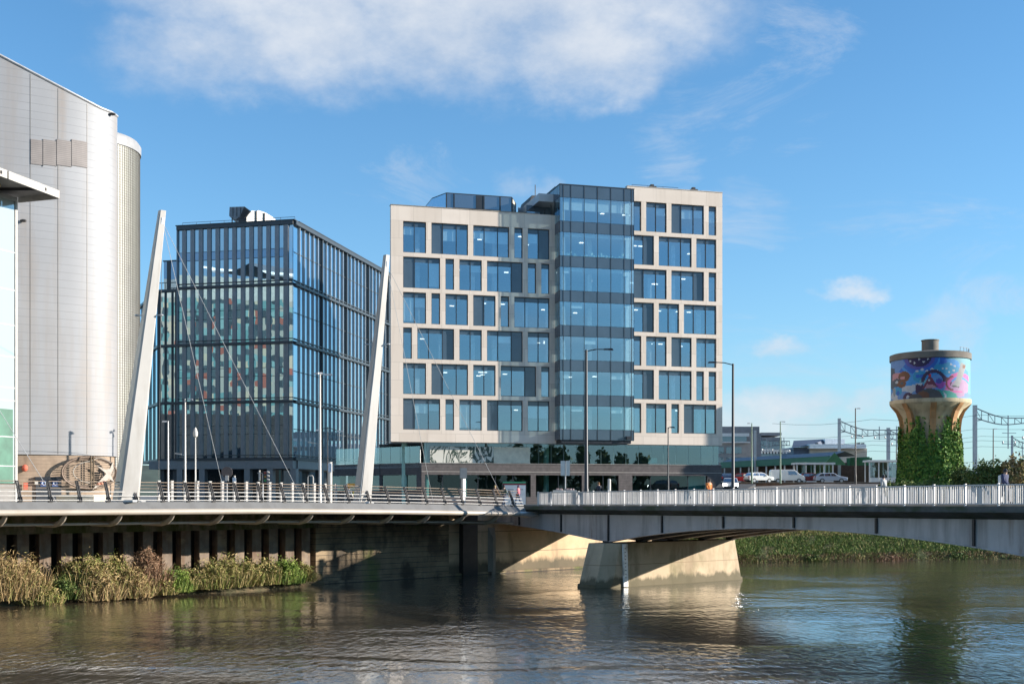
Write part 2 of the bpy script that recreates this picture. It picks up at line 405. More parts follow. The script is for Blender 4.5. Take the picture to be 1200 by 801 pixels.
mb.prism([(Wp(18.4, 0).x, Wp(18.4, 0).y), (Wp(19.2, 0).x, Wp(19.2, 0).y), (Wp(18.9, .5).x, Wp(18.9, .5).y), (Wp(18.6, .5).x, Wp(18.6, .5).y)], -1, [4.2, 4.2, 3.2, 3.2])
mb.build('fender', m_conc, qt)
sp = thing('sheet_pile_wall', 'ribbed steel sheet pile wall with mossy capping beam behind the bushes', 'quay wall', Wp(-25))
mb = MB(); t = -62.
while t < -.5:
    q = [Wp(t, 0), Wp(t+.78, 0), Wp(t+.70, -1.), Wp(t+.08, -1.)]
    mb.prism([(p.x, p.y) for p in q], -1, 4.51); t += 1.48
mb.build('piles', M('pile_steel', (.19, .145, .11), .8, var=.3, vs=1.2, stain=(.13, .07, .035), sscale=(1.5, 1.5, .3), slo=.45, shi=.62, samt=.7, stain2=(.34, .25, .15), s2scale=(.5, .5, 1.), s2lo=.52, s2hi=.62, s2amt=.4, tide=(1.1, .6, (.12, .09, .06))), sp)
m_moss = M('mossy_concrete', (.20, .17, .12), .95, var=.3, vs=1.2, stain=(.065, .085, .02), sscale=(1.1, 1.1, .35), slo=.40, shi=.58, samt=.9, bump=.7, bs=6)
mb = MB(); mb.obox(Wp(-62, -2.6)+Vector((0, 0, 4.5)), WD*61.9, WN*2.8, (0, 0, 1.5)); mb.build('capping_beam', m_moss, sp)
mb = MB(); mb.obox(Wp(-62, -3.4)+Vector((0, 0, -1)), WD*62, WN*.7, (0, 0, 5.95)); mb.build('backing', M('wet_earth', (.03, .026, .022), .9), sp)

# ------------------------------------------------------------------ road bridge on the right
BE = Vector((1.46, 102, 0)); BD = Vector((.509, -.861, 0)).normalized(); BW = Vector((.861, .509, 0)).normalized()
def zd(t): return 6.08+.0072*min(t, 55)
def Bp(t, w=0., z=0.): return BE+BD*t+BW*w+Vector((0, 0, z))
T0, T1 = -9.5, 79.
br = thing('road_bridge', 'grey steel girder road bridge with haunched arches crossing the river', 'bridge', Bp(10, 7))
ts = [T0+i*(T1-T0)/44 for i in range(45)]
def sweep(mb, ts, prof):      # prof(t) -> closed list of (w, z)
    rings = [[Bp(t, w, z) for w, z in prof(t)] for t in ts]; n = len(rings[0])
    mb.add([v for r in rings for v in r], [(i*n+j, i*n+(j+1) % n, (i+1)*n+(j+1) % n, (i+1)*n+j) for i in range(len(ts)-1) for j in range(n)]+[tuple(range(n))[::-1], tuple(range((len(ts)-1)*n, len(ts)*n))])
BWID = 15.
m_deckc = M('dark_deck_edge', (.12, .115, .105), .9, var=.3, vs=.8, stain=(.05, .065, .02), sscale=(.6, .6, 2.), slo=.45, shi=.6, samt=.7, bump=.4, bs=5)
m_gird = M('grey_girder_paint', (.50, .455, .44), .5, var=.12, vs=.5, stain=(.20, .175, .16), sscale=(1.1, 1.1, .12), slo=.48, shi=.68, samt=.7, stain2=(.22, .13, .08), s2scale=(.7, .7, .1), s2lo=.62, s2hi=.72, s2amt=.6)
mb = MB(); sweep(mb, ts, lambda t: [(0, zd(t)+.12), (0, zd(t)-.2), (1.3, zd(t)-.62), (BWID-1.3, zd(t)-.62), (BWID, zd(t)-.2), (BWID, zd(t)+.12)])
mb.build('deck', m_deckc, br)
mb = MB(); sweep(mb, ts, lambda t: [(3, zd(t)+.124), (3, zd(t)+.13), (BWID-3, zd(t)+.13), (BWID-3, zd(t)+.124)]); mb.build('carriageway', m_asph, br)
for w in (.0, BWID-2.6):
    mb = MB(); sweep(mb, ts, lambda t: [(w+.35, zd(t)+.1), (w+.35, zd(t)+.24), (w+2.6, zd(t)+.24), (w+2.6, zd(t)+.1)]); mb.build('footway', m_pave, br)
PIERS = [10.2, 51.6]
def zb(t):
    if t < PIERS[0]: return 4.72-1.32*(1-min(1, (PIERS[0]-t)/26.))**2.0
    if t <= PIERS[1]:
        x = abs(t-(PIERS[0]+PIERS[1])/2)/((PIERS[1]-PIERS[0])/2); return 4.95-1.55*x**2.0
    return 4.85-1.45*max(0, 1-(t-PIERS[1])/24.)**2.0
GT = lambda t: zd(t)-.58
for i, w in enumerate((1.0, 4.2, 7.4, 10.6, 13.6)):
    mb = MB()
    sweep(mb, ts, lambda t: [(w, GT(t)), (w, zb(t)+.06), (w-.16, zb(t)+.06), (w-.16, zb(t)), (w+.3, zb(t)), (w+.3, zb(t)+.06), (w+.14, zb(t)+.06), (w+.14, GT(t))])
    g = mb.build('girder', m_gird, br)
    if i == 0:
        t = 3.5-6.8*2
        while t < T1-1:
            mb = MB(); mb.obox(Bp(t, w-.13, zb(t)+.07), BD*.14, BW*.125, (0, 0, GT(t)-zb(t)-.08)); mb.build('stiffener', m_dark, g); t += 6.8
mb = MB()
for k in range(9):
    t = T0+6+k*9.; mb.obox(Bp(t, 1.2, zb(t)+.35), BD*.2, BW*12.3, (0, 0, .5))
mb.build('cross_beams', m_dark, br)
m_pier = M('pier_concrete', (.52, .41, .28), .85, var=.16, vs=.4, stain=(.22, .16, .10), sscale=(.8, .8, .12), slo=.50, shi=.68, samt=.6, stain2=(.11, .11, .04), s2scale=(.4, .4, .2), s2lo=.50, s2hi=.66, s2amt=.65, tide=(.55, .3, (.09, .08, .045)), seams=(1.7, .04, (.25, .18, .11)), bump=.25, bs=3)
PA = Vector((.80, .60, 0))
def pier(off, gauge):
    base = [Vector(p)+off for p in ((5.15, 92.4, 0), (6.35, 91.2, 0), (7.65, 91.55, 0), (19.3, 100.5, 0), (17.6, 102.5, 0))]
    c = sum(base, Vector())/5
    tp = []
    for p in base:
        d = p-c; al = d.dot(PA); tp.append(p-PA*(.75 if al > 0 else -.95)-(d-PA*al)*.08)
    mb = MB()
    for k, z0, z1, g in ((0, -1, .28, .18), (1, .28, 3.4, 0)):
        b0 = [p+(p-c).normalized()*g for p in base]
        lo = [b0[i].lerp(tp[i], max(0, z0)/3.4) for i in range(5)]; hi = [b0[i].lerp(tp[i], z1/3.4) for i in range(5)]
        mb.add([(p.x, p.y, z0) for p in lo]+[(p.x, p.y, z1) for p in hi], [(i, (i+1) % 5, 5+(i+1) % 5, 5+i) for i in range(5)]+[(4, 3, 2, 1, 0), (5, 6, 7, 8, 9)])
    pr = mb.build('pier', m_pier, br)
    if gauge:
        a = base[2].lerp(tp[2], .5)+PA*.62; b = Vector((a.x, a.y, 0))-Vector((.61, -.79, 0))*.1; nn = Vector((.61, -.79, 0))
        mb = MB(); mb.obox(a+nn*.10+Vector((0, 0, .05)), (Vector((.79, .61, 0)))*.46, nn*.12, (b-a)+Vector((0, 0, 3.3)))
        gb = mb.build('gauge_board', M('white_gauge_board', (.85, .84, .8), .6, var=.15, vs=3, stain=(.3, .26, .2), sscale=(2, 2, 1), slo=.5, shi=.6, samt=.6), pr)
        mb = MB()
        for k in range(10):
            f_ = .12+k*.085; p = a.lerp(b, f_)+nn*.222+Vector((0, 0, .05+3.3*f_)); mb.obox(p+Vector((.79, .61, 0))*.14, Vector((.79, .61, 0))*.14, nn*.01, (0, 0, .05))
        mb.build('gauge_marking', m_black, pr)
    mb = MB()
    for w in (1.0, 4.2, 7.4, 10.6, 13.6):
        tt = PIERS[0] if off.length < 1 else PIERS[1]
        mb.box(Bp(tt, w, 3.4), .7, .5, .12, math.atan2(BD.y, BD.x), base=True)
    mb.build('bearing', m_dark, pr)
pier(Vector((0, 0, 0)), True)
pier(BD*(PIERS[1]-PIERS[0])+Vector((0, 0, 0)), False)
# parapet railings, one bay panel per part
m_rail = M('silver_railing', (.52, .51, .51), .42, .15, var=.12, vs=.7)
def railing(w, label, t0, t1):
    r = thing('bridge_railing', label, 'railing', Bp(t0, w, zd(t0)), 0, 'parapet railings of the road bridge')
    bay = 2.06; t = t0
    while t+bay < t1:
        zz = zd(t)+.12
        mb = MB(); mb.obox(Bp(t-.045, w-.06, zz), BD*.09, BW*.12, (0, 0, 1.2)); mb.build('post', m_rail, r)
        mb = MB()
        mb.obox(Bp(t+.05, w-.04, zz+1.08), BD*(bay-.1), BW*.08, (0, 0, .07)); mb.obox(Bp(t+.05, w-.03, zz+.1), BD*(bay-.1), BW*.06, (0, 0, .05))
        k = 15
        for i in range(k):
            wd = .055 if i % 5 != 2 else .1
            mb.obox(Bp(t+.12+i*(bay-.2)/k, w-.012, zz+.15), BD*wd, BW*.024, (0, 0, .93))
        mb.build('railing_panel', m_rail, r); t += bay
railing(.15, 'near silver picket railing along the bridge edge above the grey girder', 1.2, 66)
railing(BWID-.15, 'far silver picket railing on the far side of the bridge carriageway', -1.5, 66)

# ------------------------------------------------------------------ riverside walkway with leaning masts
LA = Vector((-30.9, 72, 0)); LD = Vector((.7333, .6799, 0)).normalized(); LN = Vector((.68, -.733, 0)).normalized()
ZW = [(-40, 6.75), (0, 6.69), (17.9, 6.63), (29, 6.47), (38.4, 6.28), (44.2, 6.12)]
def zw(s): return interp(ZW, s)
def Lp(s, off=0., dz=0.): return LA+LD*s+LN*off+Vector((0, 0, zw(s)+dz))
def s_of(px, off=0.):
    A = LA+LN*off; k = (px-CX)/F; return (k*A.y-A.x)/(LD.x-k*LD.y)
S0, S1 = -30., 43.6
wk = thing('riverside_walkway', 'cantilevered riverside walkway with a pale tube along its edge', 'walkway', Lp(10, -3))
ss = [S0+i*(S1-S0)/50 for i in range(51)]
def lsweep(mb, ss, prof):
    rings = [[Lp(s, o, z) for o, z in prof] for s in ss]; n = len(prof)
    mb.add([v for r in rings for v in r], [(i*n+j, i*n+(j+1) % n, (i+1)*n+(j+1) % n, (i+1)*n+j) for i in range(len(ss)-1) for j in range(n)]+[tuple(range(n))[::-1], tuple(range((len(ss)-1)*n, len(ss)*n))])
m_deckw = M('walkway_boards', (.23, .21, .19), .8, var=.15)
m_apron = M('grey_apron', (.15, .148, .145), .6, var=.1, vs=.6, stain=(.10, .095, .09), sscale=(1, 1, .5), samt=.4)
m_tube = M('cream_edge_tube', (.40, .35, .29), .4, var=.08, vs=.6, stain=(.34, .27, .2), sscale=(.5, .5, 2), samt=.4)
mb = MB(); lsweep(mb, ss, [(-.12, 0), (-.12, -.35), (-9.5, -.35), (-9.5, 0)]); mb.build('deck', m_deckw, wk)
mb = MB(); lsweep(mb, ss, [(-.118, .01), (.22, -.46), (.10, -.5), (-.118, -.2)]); mb.build('apron', m_apron, wk)
mb = MB(); mb.tube([Lp(s, .25, -.64) for s in ss], .2, 14); mb.build('edge_tube', m_tube, wk, True)
mb = MB(); mb.tube([Lp(S1-.9, .25, -.64), Lp(S1+.6, .3, -.66), Lp(S1+2.2, -.1, -.55)], [.24, .24, .1], 14); mb.build('tube_end', M('brushed_steel', (.5, .48, .45), .3, .6), wk, True)
s = .39-3.65*8
while s < S1-1:
    mb = MB(); mb.tube([Lp(s, .1, -.74), Lp(s, -.35, -1.08), Lp(s, -.95, -1.34), Lp(s, -1.7, -1.45), Lp(s, -4.6, -1.45)], [.12, .16, .18, .18, .18], 8); mb.build('strut', m_tube, wk, True); s += 3.65
# lower stringer under the struts
mb = MB(); mb.tube([Lp(s_, -1.5, -1.42) for s_ in ss], .09, 8); mb.build('stringer', m_tube, wk, True)
wr = thing('walkway_railing', 'inward leaning railing with dark bracket posts and white rails along the walkway', 'railing', Lp(10))
m_tanr = M('tan_rail', (.26, .20, .15), .5)
RAILS = [(1.30, .03, m_tanr), (1.09, .02, m_tanr), (.88, .02, m_tanr), (.66, .035, m_steel_w), (.39, .035, m_steel_w), (.12, .035, m_steel_w)]
def lean(h): return -.14-.55*(h/1.3)**1.5
for h, r, m in RAILS:
    mb = MB(); mb.tube([Lp(s_, lean(h), h) for s_ in ss], r, 6); mb.build('rail', m, wr, True)
s = 1.29-1.87*13
while s < S1:
    mb = MB()
    for d in (-.06, .06):
        hs = [0, .3, .6, .95, 1.3]
        for a, b in zip(hs, hs[1:]):
            mb.bar(Lp(s+d, lean(a), a), Lp(s+d, lean(b), b+.01), .05, .19-.07*a)
    mb.box(Lp(s, -.14, 0), .26, .2, .05, math.atan2(LD.y, LD.x), base=True)
    mb.build('bracket_post', m_dark, wr); s += 1.87
# white bollards behind the railing
bp0 = None; m_bol = M('bollard_paint', (.38, .36, .34), .5, var=.1, vs=2)
s = s_of(186, -2.0); i = 0
while s < s_of(416, -2.0):
    p = Lp(s, -2.0)
    if bp0 is None:
        bp0 = thing('bollard', 'tall white square bollard in the row behind the walkway railing', 'bollard', p, 0, 'white bollards in a row behind the walkway railing')
        mb = MB(); mb.box((0, 0, 0), .19, .19, 1.42, .75, base=True); mb.build('shaft', m_bol, bp0, local=True, bevel=.015)
        mb = MB(); mb.box((0, 0, 1.42), .21, .21, .03, .75, base=True); mb.build('cap', m_steel_w, bp0, local=True)
    else: dup(bp0, p)
    s += .96; i += 1
# leaning masts with cables
m_mast = M('white_mast_paint', (.40, .385, .365), .5, var=.07, vs=.4, stain=(.26, .23, .20), sscale=(.9, .9, .18), slo=.5, shi=.72, samt=.6, bump=.05, bs=3)
def mast(base, topp, wb, wt, label, cross, cables):
    g = thing('leaning_mast', label, 'mast', base, 0, 'leaning white masts of the walkway')
    rz = math.atan2(LD.y, LD.x)+math.pi/4-.1
    axs = [Vector((math.cos(rz+k*math.pi/2), math.sin(rz+k*math.pi/2), 0)) for k in range(4)]
    ring = lambda c, w: [c+(axs[k]+(axs[(k+1) % 4]-axs[k])*f_)*w*.70 for k in range(4) for f_ in (.12, .88)]
    mb = MB(); vs = []; K = 6
    for i in range(K+1): vs += ring(base.lerp(topp, i/K), lerp(wb, wt, i/K))
    n = 8
    mb.add(vs, [(i*n+j, i*n+(j+1) % n, (i+1)*n+(j+1) % n, (i+1)*n+j) for i in range(K) for j in range(n)]+[tuple(range(n))[::-1], tuple(range(K*n, K*n+n))])
    mb.build('shaft', m_mast, g)
    mb = MB(); mb.box(base+Vector((0, 0, .0)), wb*1.35, wb*1.35, .14, rz, base=True); mb.build('base_plate', m_galv, g)
    mb = MB(); d = (topp-base).normalized(); mb.tube([topp-d*.5, topp-d*.9], [wt*.62, wt*.62], 10); mb.build('collar', m_galv, g)
    c = base.lerp(topp, cross)
    mb = MB(); mb.bar(c-Vector((.85, -.1, 0)), c+Vector((.85, -.1, 0)), .07, .07)
    for e in (-.85, -.3, .3, .85): mb.ell(c+Vector((e, -.1*e, .0)), .13, .13, .07)
    mb.build('spreader_bar', m_galv, g)
    for a, b in cables:
        mb = MB(); mb.tube([a, b], .017, 6); mb.build('cable', m_galv, g, True)
def mpt(px, off): s_ = s_of(px, off); return Lp(s_, off)
b1 = mpt(147, -1.0); t1 = pt(190, 247, b1.y+.4)
mast(b1, t1, 1.42, .42, 'broad leaning white mast in front of the silver curved stadium', .64, [(t1-Vector((0, 0, .6)), mpt(265, -.9)), (t1-Vector((0, 0, .7)), mpt(356, -.9)), (t1-Vector((0, 0, .6)), pt(186, 560, b1.y+30))])
b2 = mpt(424, -1.0); t2 = pt(453, 299, b2.y+.4)
mast(b2, t2, 1.12, .40, 'slimmer leaning white mast between the dark glass block and the stone office', .64, [(t2-Vector((0, 0, .6)), mpt(508, -.9)), (t2-Vector((0, 0, .7)), mpt(594, -.9)), (t2-Vector((0, 0, .6)), mpt(421, -.3))])
b0 = Lp(-11, -1.0); t0_ = b0+Vector((2.9, .4, 19.5))
mast(b0, t0_, 1.42, .42, 'white mast beyond the left edge whose cable runs down to the walkway', .64, [(t0_-Vector((0, 0, .6)), mpt(66, -.9))])
# ------------------------------------------------------------------ stone-framed office block
FM = Fac((-13.794, 136), (.9659, .2588))
ob = thing('office_building', 'pale stone-framed office block with irregular windows and a projecting glass bay', 'building', (5, 146, 6.1))
u0 = FM.u(472.4); mod = (FM.u(634.3)-u0)/10
UL0, UL1 = FM.u(458), FM.u(652)
zt1 = FM.z(472.4, 258.7); PIT = (zt1-FM.z(472.4, 466.3))/5; WH = zt1-FM.z(472.4, 295.2)
ZTL, ZB = 40.13, 13.21; ZTR = ZTL+PIT
ur0 = FM.u(742.3); modr = (FM.u(830.5)-ur0)/6; UR0, UR1 = FM.u(735), FM.u(846.5)
LEFT = [[(0, 2, ''), (2, 3, '0'), (5, 3, ''), (8, 1, ''), (9, 2, '1')], [(0, 3, '0'), (3, 1, ''), (4, 2, ''), (6, 3, '2'), (9, 1, ''), (10, 1, '')],
        [(0, 2, ''), (2, 1, ''), (3, 2, ''), (5, 2, '0'), (7, 1, ''), (8, 3, '')], [(0, 1, ''), (1, 3, '2'), (4, 2, ''), (6, 3, '2'), (9, 2, '')],
        [(0, 2, ''), (2, 3, '0'), (5, 2, ''), (7, 3, '2'), (10, 1, '')], [(0, 3, '0'), (3, 1, ''), (4, 2, ''), (6, 3, '0'), (9, 2, '')]]
RIGHT = [[(0, 1, ''), (1, 2, ''), (3, 3, '0'), (6, 1, '')], [(0, 2, '1'), (2, 3, ''), (5, 2, '')], [(0, 3, '0'), (3, 3, '2'), (6, 1, '')],
         [(0, 2, '1'), (2, 2, ''), (4, 3, '')], [(0, 1, ''), (1, 2, ''), (3, 2, '0'), (5, 2, '')], [(0, 2, '1'), (2, 3, ''), (5, 1, ''), (6, 1, '')],
         [(0, 1, ''), (1, 2, ''), (3, 1, ''), (4, 3, '0')]]
GAP = .62; D0, D1 = -.55, 0.
def stone_block(us, m, ua, ub, rows, ztop, ztr):
    mb = MB(); wins = []
    zs = [(ztr-k*PIT-WH, ztr-k*PIT) for k in range(len(rows))]
    FM.box(mb, ua, ub, D0, D1, zs[0][1], ztop)
    for k in range(len(rows)):
        zlo = zs[k+1][1] if k+1 < len(rows) else ZB
        FM.box(mb, ua, ub, D0, D1, zlo, zs[k][0])
        e = ua
        for a, n, sol in rows[k]:
            w0 = us+a*m; w1 = us+(a+n)*m-GAP
            FM.box(mb, e, w0, D0, D1, zs[k][0], zs[k][1]); e = w1
            wins.append((w0, w1, zs[k][0], zs[k][1], n, sol, k))
        FM.box(mb, e, ub, D0, D1, zs[k][0], zs[k][1])
    return mb, wins
mbl, wl = stone_block(u0, mod, UL0, UL1, LEFT, ZTL, zt1)
mbr, wr_ = stone_block(ur0, modr, UR0, UR1, RIGHT, ZTR, zt1+PIT)
o_l = mbl.build('stone_facade', m_stone, ob); o_r = mbr.build('stone_facade', m_stone, ob)
TR = .16
NW = 0
for w0, w1, z0, z1, n, sol, k in wl+wr_:
    NW += 1; h = z1-z0; zt = z1-h*TR
    mb = MB(); t = .07
    FM.box(mb, w0, w1, -.36, -.2, z0, z0+t); FM.box(mb, w0, w1, -.36, -.2, z1-t, z1)
    FM.box(mb, w0, w0+t, -.36, -.2, z0+t, z1-t); FM.box(mb, w1-t, w1, -.36, -.2, z0+t, z1-t)
    ed = [w0+(w1-w0)*f_ for f_ in {1: (0, 1), 2: (0, .5, 1), 3: (0, .315, .69, 1)}[n]]
    for e in ed[1:-1]: FM.box(mb, e-.035, e+.035, -.35, -.19, z0+t, z1-t)
    wf = mb.build('window', m_frame, ob)
    mp = MB(); ms = MB()
    for i, (a, b) in enumerate(zip(ed, ed[1:])):
        FM.box(ms, a+.036, b-.036, -.33, -.27, zt, z1-t-.001)
        if str(i) in sol: FM.box(ms, a+.036, b-.036, -.33, -.25, z0+t+.001, zt-.02)
        else: FM.box(mp, a+.036, b-.036, -.315, -.29, z0+t+.001, zt-.004)
    if mp.v: mp.build('pane', m_pane, wf)
    ms.build('spandrel_panel', m_span, wf)
    mb_ = MB(); any_ = False
    for i, (a, b) in enumerate(zip(ed, ed[1:])):
        if str(i) in sol: continue
        top_row = (k == 0) or (k == 5 and w0 < UL1-1) or (k == 4 and w0 > 15 and w0 < UL1)
        if R.random() < (.72 if top_row else .14):
            d = R.choice((.22, .3, .4, .75) if not (k == 0) else (.25, .3, .38))
            FM.box(mb_, a+.05, b-.05, -.52, -.49, zt-h*d, zt-.05); any_ = True
    if any_: mb_.build('blind', m_blind, wf)
# parapet copings
mb = MB(); FM.box(mb, UL0-.03, UL1-2.2, D0-.2, .05, ZTL, ZTL+.08); mb.build('coping', m_conc, ob)
mb = MB(); FM.box(mb, UR0, UR1+.03, D0-.2, .05, ZTR, ZTR+.08)
mb.build('coping', M('pale_coping', (.5, .45, .4), .7), ob)
# shell: side and back walls, roof, floors, core, columns, lamps
def FP(u, off): p = FM.P(u, off, 0); return (p.x, p.y)
A_ = FM.P(UL0, D0, 0)
BK = -22.
# the left end wall runs almost straight back
lend = Vector((A_.x+1.2, A_.y+21, 0))
mb = MB()
mb.prism([(A_.x, A_.y), (A_.x+.4, A_.y), (lend.x+.4, lend.y), (lend.x, lend.y)], ZB, ZTL-.1)
mb.prism([FP(UR1, D0), FP(UR1, BK), FP(UR1-.4, BK), FP(UR1-.4, D0)], ZB, ZTR-.1)
mb.prism([(lend.x, lend.y), FP(UR1-.4, BK), FP(UR1-.4, BK-.4), (lend.x, lend.y+.4)], ZB, ZTL-.1)
mb.build('outer_wall', m_stone, ob)
mb = MB()
mb.prism([(A_.x+.4, A_.y), FP(UL1, D0), FP(UL1, BK), (lend.x+.4, lend.y)], ZTL-.9, ZTL-.5)
mb.prism([FP(UL1, D0), FP(UR1-.4, D0), FP(UR1-.4, BK), FP(UL1, BK)], ZTR-.9, ZTR-.5)
mb.build('roof', m_roof, ob)
mb = MB()
for k in range(-1, 6):
    zf = zt1-k*PIT-WH; zc = zf-(PIT-WH)-WH*TR
    inner = [(A_.x+.6, A_.y), FP(UR1-.6, D0-.02), FP(UR1-.6, -9.6), FP(UL0+2.2, -9.6)] if k >= 0 else [FP(UL1-2, D0), FP(UR1-.6, D0-.02), FP(UR1-.6, -9.6), FP(UL1-2, -9.6)]
    mb.prism(inner, zc-.05, zf-.02)
for k in (0, -1):
    inner = [(A_.x+.6, A_.y), FP(UL1-2.05, D0-.02), FP(UL1-2.05, -9.6), FP(UL0+2.2, -9.6)] if k == 0 else [FP(UL1-2, D0), FP(UR1-.6, D0-.02), FP(UR1-.6, -9.6), FP(UL1-2, -9.6)]
    mb.prism(inner, zt1-k*PIT-WH*TR-.05, zt1-k*PIT+.3)
mb.build('floor_slabs', m_ceil, ob)
mb = MB(); FM.box(mb, UL0+2.2, UR1-.6, -9.9, -9.6, ZB, ZTL-1); FM.box(mb, UL1-2, UR1-.6, -9.91, -9.62, ZTL-.45, ZTR-1); mb.build('core_wall', m_int, ob)
mb = MB(); i = 0
for u in [u0+mod*k-.3 for k in (1.2, 2.9, 5.2, 6.8, 9.1, 10.8)]+[UR0+.4+modr*k for k in (-5, -3, -.3, 1.7, 3.6, 5.7)]:
    FM.box(mb, u, u+.5, -1.9, -1.4, ZB, ZTL-1.5)
mb.build('columns', M('pale_column', (.62, .66, .64), .7), ob)
lamps = []
lm = None
def lamp_mesh():
    mb = MB(); mb.box((0, 0, 0), .5, .2, .06); return mb
rz_f = math.atan2(FM.f.y, FM.f.x)
cands = []
for k in range(-1, 6):
    zc = zt1-k*PIT-WH*TR-.1
    for j in range(13):
        u = R.uniform(UL0+1.5, UR1-1.5) if k >= 0 else R.uniform(UL1-1, UR1-1.5)
        if k >= 0 or j < 5: cands.append((u, -R.choice((1.6, 3.0, 4.4, 5.8)), zc-.02))
for u, off, z in cands[:96]:
    p = FM.P(u, off, z)
    if lm is None:
        lm = lamp_mesh().build('ceiling_lamp', m_lamp, ob, local=True); lm.location = p-ORG[ob.name]; lm.rotation_euler = (0, 0, rz_f)
    else:
        c = lm.copy(); COL.objects.link(c); c.location = p-ORG[ob.name]
# glass bay
PB = 2.0
bx = [FM.u(px, PB) for px in (656, 660, 669, 684.6, 700.3, 715.8, 731.4, 740, 743)]
zbt = FM.z(656, 216, PB); zbb = FM.z(656, 515, PB)
bz = [zbt]+[v for k in range(7) for v in (zt1+PIT-k*PIT-.22, zt1+PIT-k*PIT-2.92)]+[zbb]
z = lambda py: FM.z(660, py, PB)
bz = [zbt]; wtop = z(231); wpit = (z(231)-z(475))/6
for k in range(7): bz += [wtop-k*wpit, wtop-k*wpit-(z(231)-z(258.7))]
bz.append(zbb)
bayp = MB()
bands = []; fr = MB()
BDp = -7.5
for i in range(len(bz)-1):
    za, zb_ = bz[i+1], bz[i]
    tgt = MB(); bands.append(tgt)
    for a, b in zip(bx, bx[1:]):
        FM.box(tgt, a+.02, b-.02, PB-.06, PB, za+.02, zb_-.02)
    # left return
    back = 0.02 if zb_ <= ZTL else None
    segs = [(PB-.08, 1.0), (1.0, .02)] if za < ZTL-.3 else [(PB-.08, 1.0), (1.0, -.4), (-.4, -1.9), (-1.9, -3.4), (-3.4, -4.9), (-4.9, -6.4), (-6.4, BDp)]
    for a, b in segs: FM.box(tgt, bx[0], bx[0]+.06, b+.02, a-.02, za+.02, zb_-.02)
    FM.box(tgt, bx[-1]-.06, bx[-1], .02, PB-.08, za+.02, zb_-.02)
    FM.box(fr, bx[0], bx[-1], PB-.10, PB-.061, za-.02, za+.02)
for e in bx: FM.box(fr, e-.03 if e != bx[0] else e, e+.03 if e != bx[-1] else e, PB+.002, PB+.04, zbb, zbt)
FM.box(fr, bx[0]-.05, bx[-1]+.05, .01, PB+.05, zbt, zbt+.1); FM.box(fr, bx[0]-.06, bx[0]+.07, BDp, 0, zbt, zbt+.1)
for a in (1.0, -.4, -1.9, -3.4, -4.9, -6.4): FM.box(fr, bx[0]+.065, bx[0]+.16, a-.02, a+.02, ZTL if a < .5 else zbb, zbt)
bay = fr.build('glass_bay', m_frame, ob)
for i, q in enumerate(bands): q.build('bay_spandrel' if i % 2 == 0 else 'bay_glass', m_span if i % 2 == 0 else m_bay, bay)
mb = MB(); FM.box(mb, bx[0]+.25, bx[-1]-.3, -.5, PB-.2, zbb-.35, zbb-.02); mb.build('bay_soffit', m_black, bay)
mb = MB(); FM.box(mb, bx[0]+.3, bx[-1]-.1, BDp, PB-.3, zbt-.7, zbt-.35); mb.build('bay_roof', m_roof, bay)
mb = MB()
for k in range(7):
    zc = bz[1+2*k]; FM.box(mb, bx[0]+.3, bx[-1]-.3, -.54, PB-.2, zc+.02, zc+.35); FM.box(mb, bx[0]+.3, bx[-1]-.3, -.54, PB-.2, bz[2+2*k]-.42, bz[2+2*k]-.06)
mb.build('bay_floors', m_ceil, bay)
mb = MB()
for k in (0,):
    for a, b in zip(bx[1:-1], bx[2:-1]): FM.box(mb, a+.1, b-.1, PB-.5, PB-.46, bz[1]-1.35, bz[1]-.04)
for k in (1, 2, 3, 4, 5, 6):
    for j, (a, b) in enumerate(zip(bx[1:-1], bx[2:])):
        if k == 1: FM.box(mb, a+.1, b-.1, PB-.5, PB-.46, bz[3]-.4, bz[3]-.04)
        elif R.random() < .25: FM.box(mb, a+.1, b-.1, PB-.5, PB-.46, bz[1+2*k]-R.uniform(.3, .9), bz[1+2*k]-.04)
mb.build('bay_blind', m_blind, bay)
mb = MB()
for k in range(7): FM.box(mb, bx[-2]-.5, bx[-2]-.1, PB-.75, PB-.55, bz[2+2*k], bz[1+2*k]); FM.box(mb, bx[1]+.1, bx[1]+.35, PB-.75, PB-.55, bz[2+2*k], bz[1+2*k])
mb.build('bay_column', M('pale_column_paint', (.7, .74, .68), .7), bay)
# planting and desks by the bay windows on the upper floor
mb = MB()
for j in range(70):
    u = R.uniform(bx[0]+.6, bx[-2]); p = FM.P(u, PB-R.uniform(.35, .8), bz[4]+R.uniform(.0, .75)*R.random()); mb.ell(p, .13, .13, .16, 5, 3)
mb.build('window_plants', M('pale_leaves', (.5, .62, .5), .8), bay)
# rooftop plant room, glazed, with chamfered ends
ph = MB(); PO = -5.
upx = lambda px: FM.u(px, PO)
zph = FM.z(550, 228.5, PO)
poly = [FP(upx(523), PO), FP(upx(600), PO), FP(upx(613), PO-3.2), FP(upx(613), PO-12), FP(upx(512), PO-12), FP(upx(512), PO-3.0)]
ph.prism(poly, ZTL-.6, zph); pr_ = ph.build('penthouse', mirror_glass('penthouse_glass', (.03, .045, .06), (.6, .75, .9), .2), ob)
mb = MB(); mb.prism([(p[0], p[1]) for p in poly], zph, zph+.12)
for px in (523, 532, 558.5, 567, 586, 600): 
    u = upx(px); FM.box(mb, u-.07, u+.07, PO+.002, PO+.1, ZTL-.5, zph)
FM.box(mb, upx(532), upx(558), PO+.002, PO+.06, zph-1.75, zph-1.6); FM.box(mb, upx(567), upx(586), PO+.002, PO+.06, zph-1.75, zph-1.6)
FM.box(mb, upx(558.6), upx(566.9), PO+.002, PO+.05, ZTL-.5, zph-.01)
mb.build('penthouse_frame', m_frame, pr_)
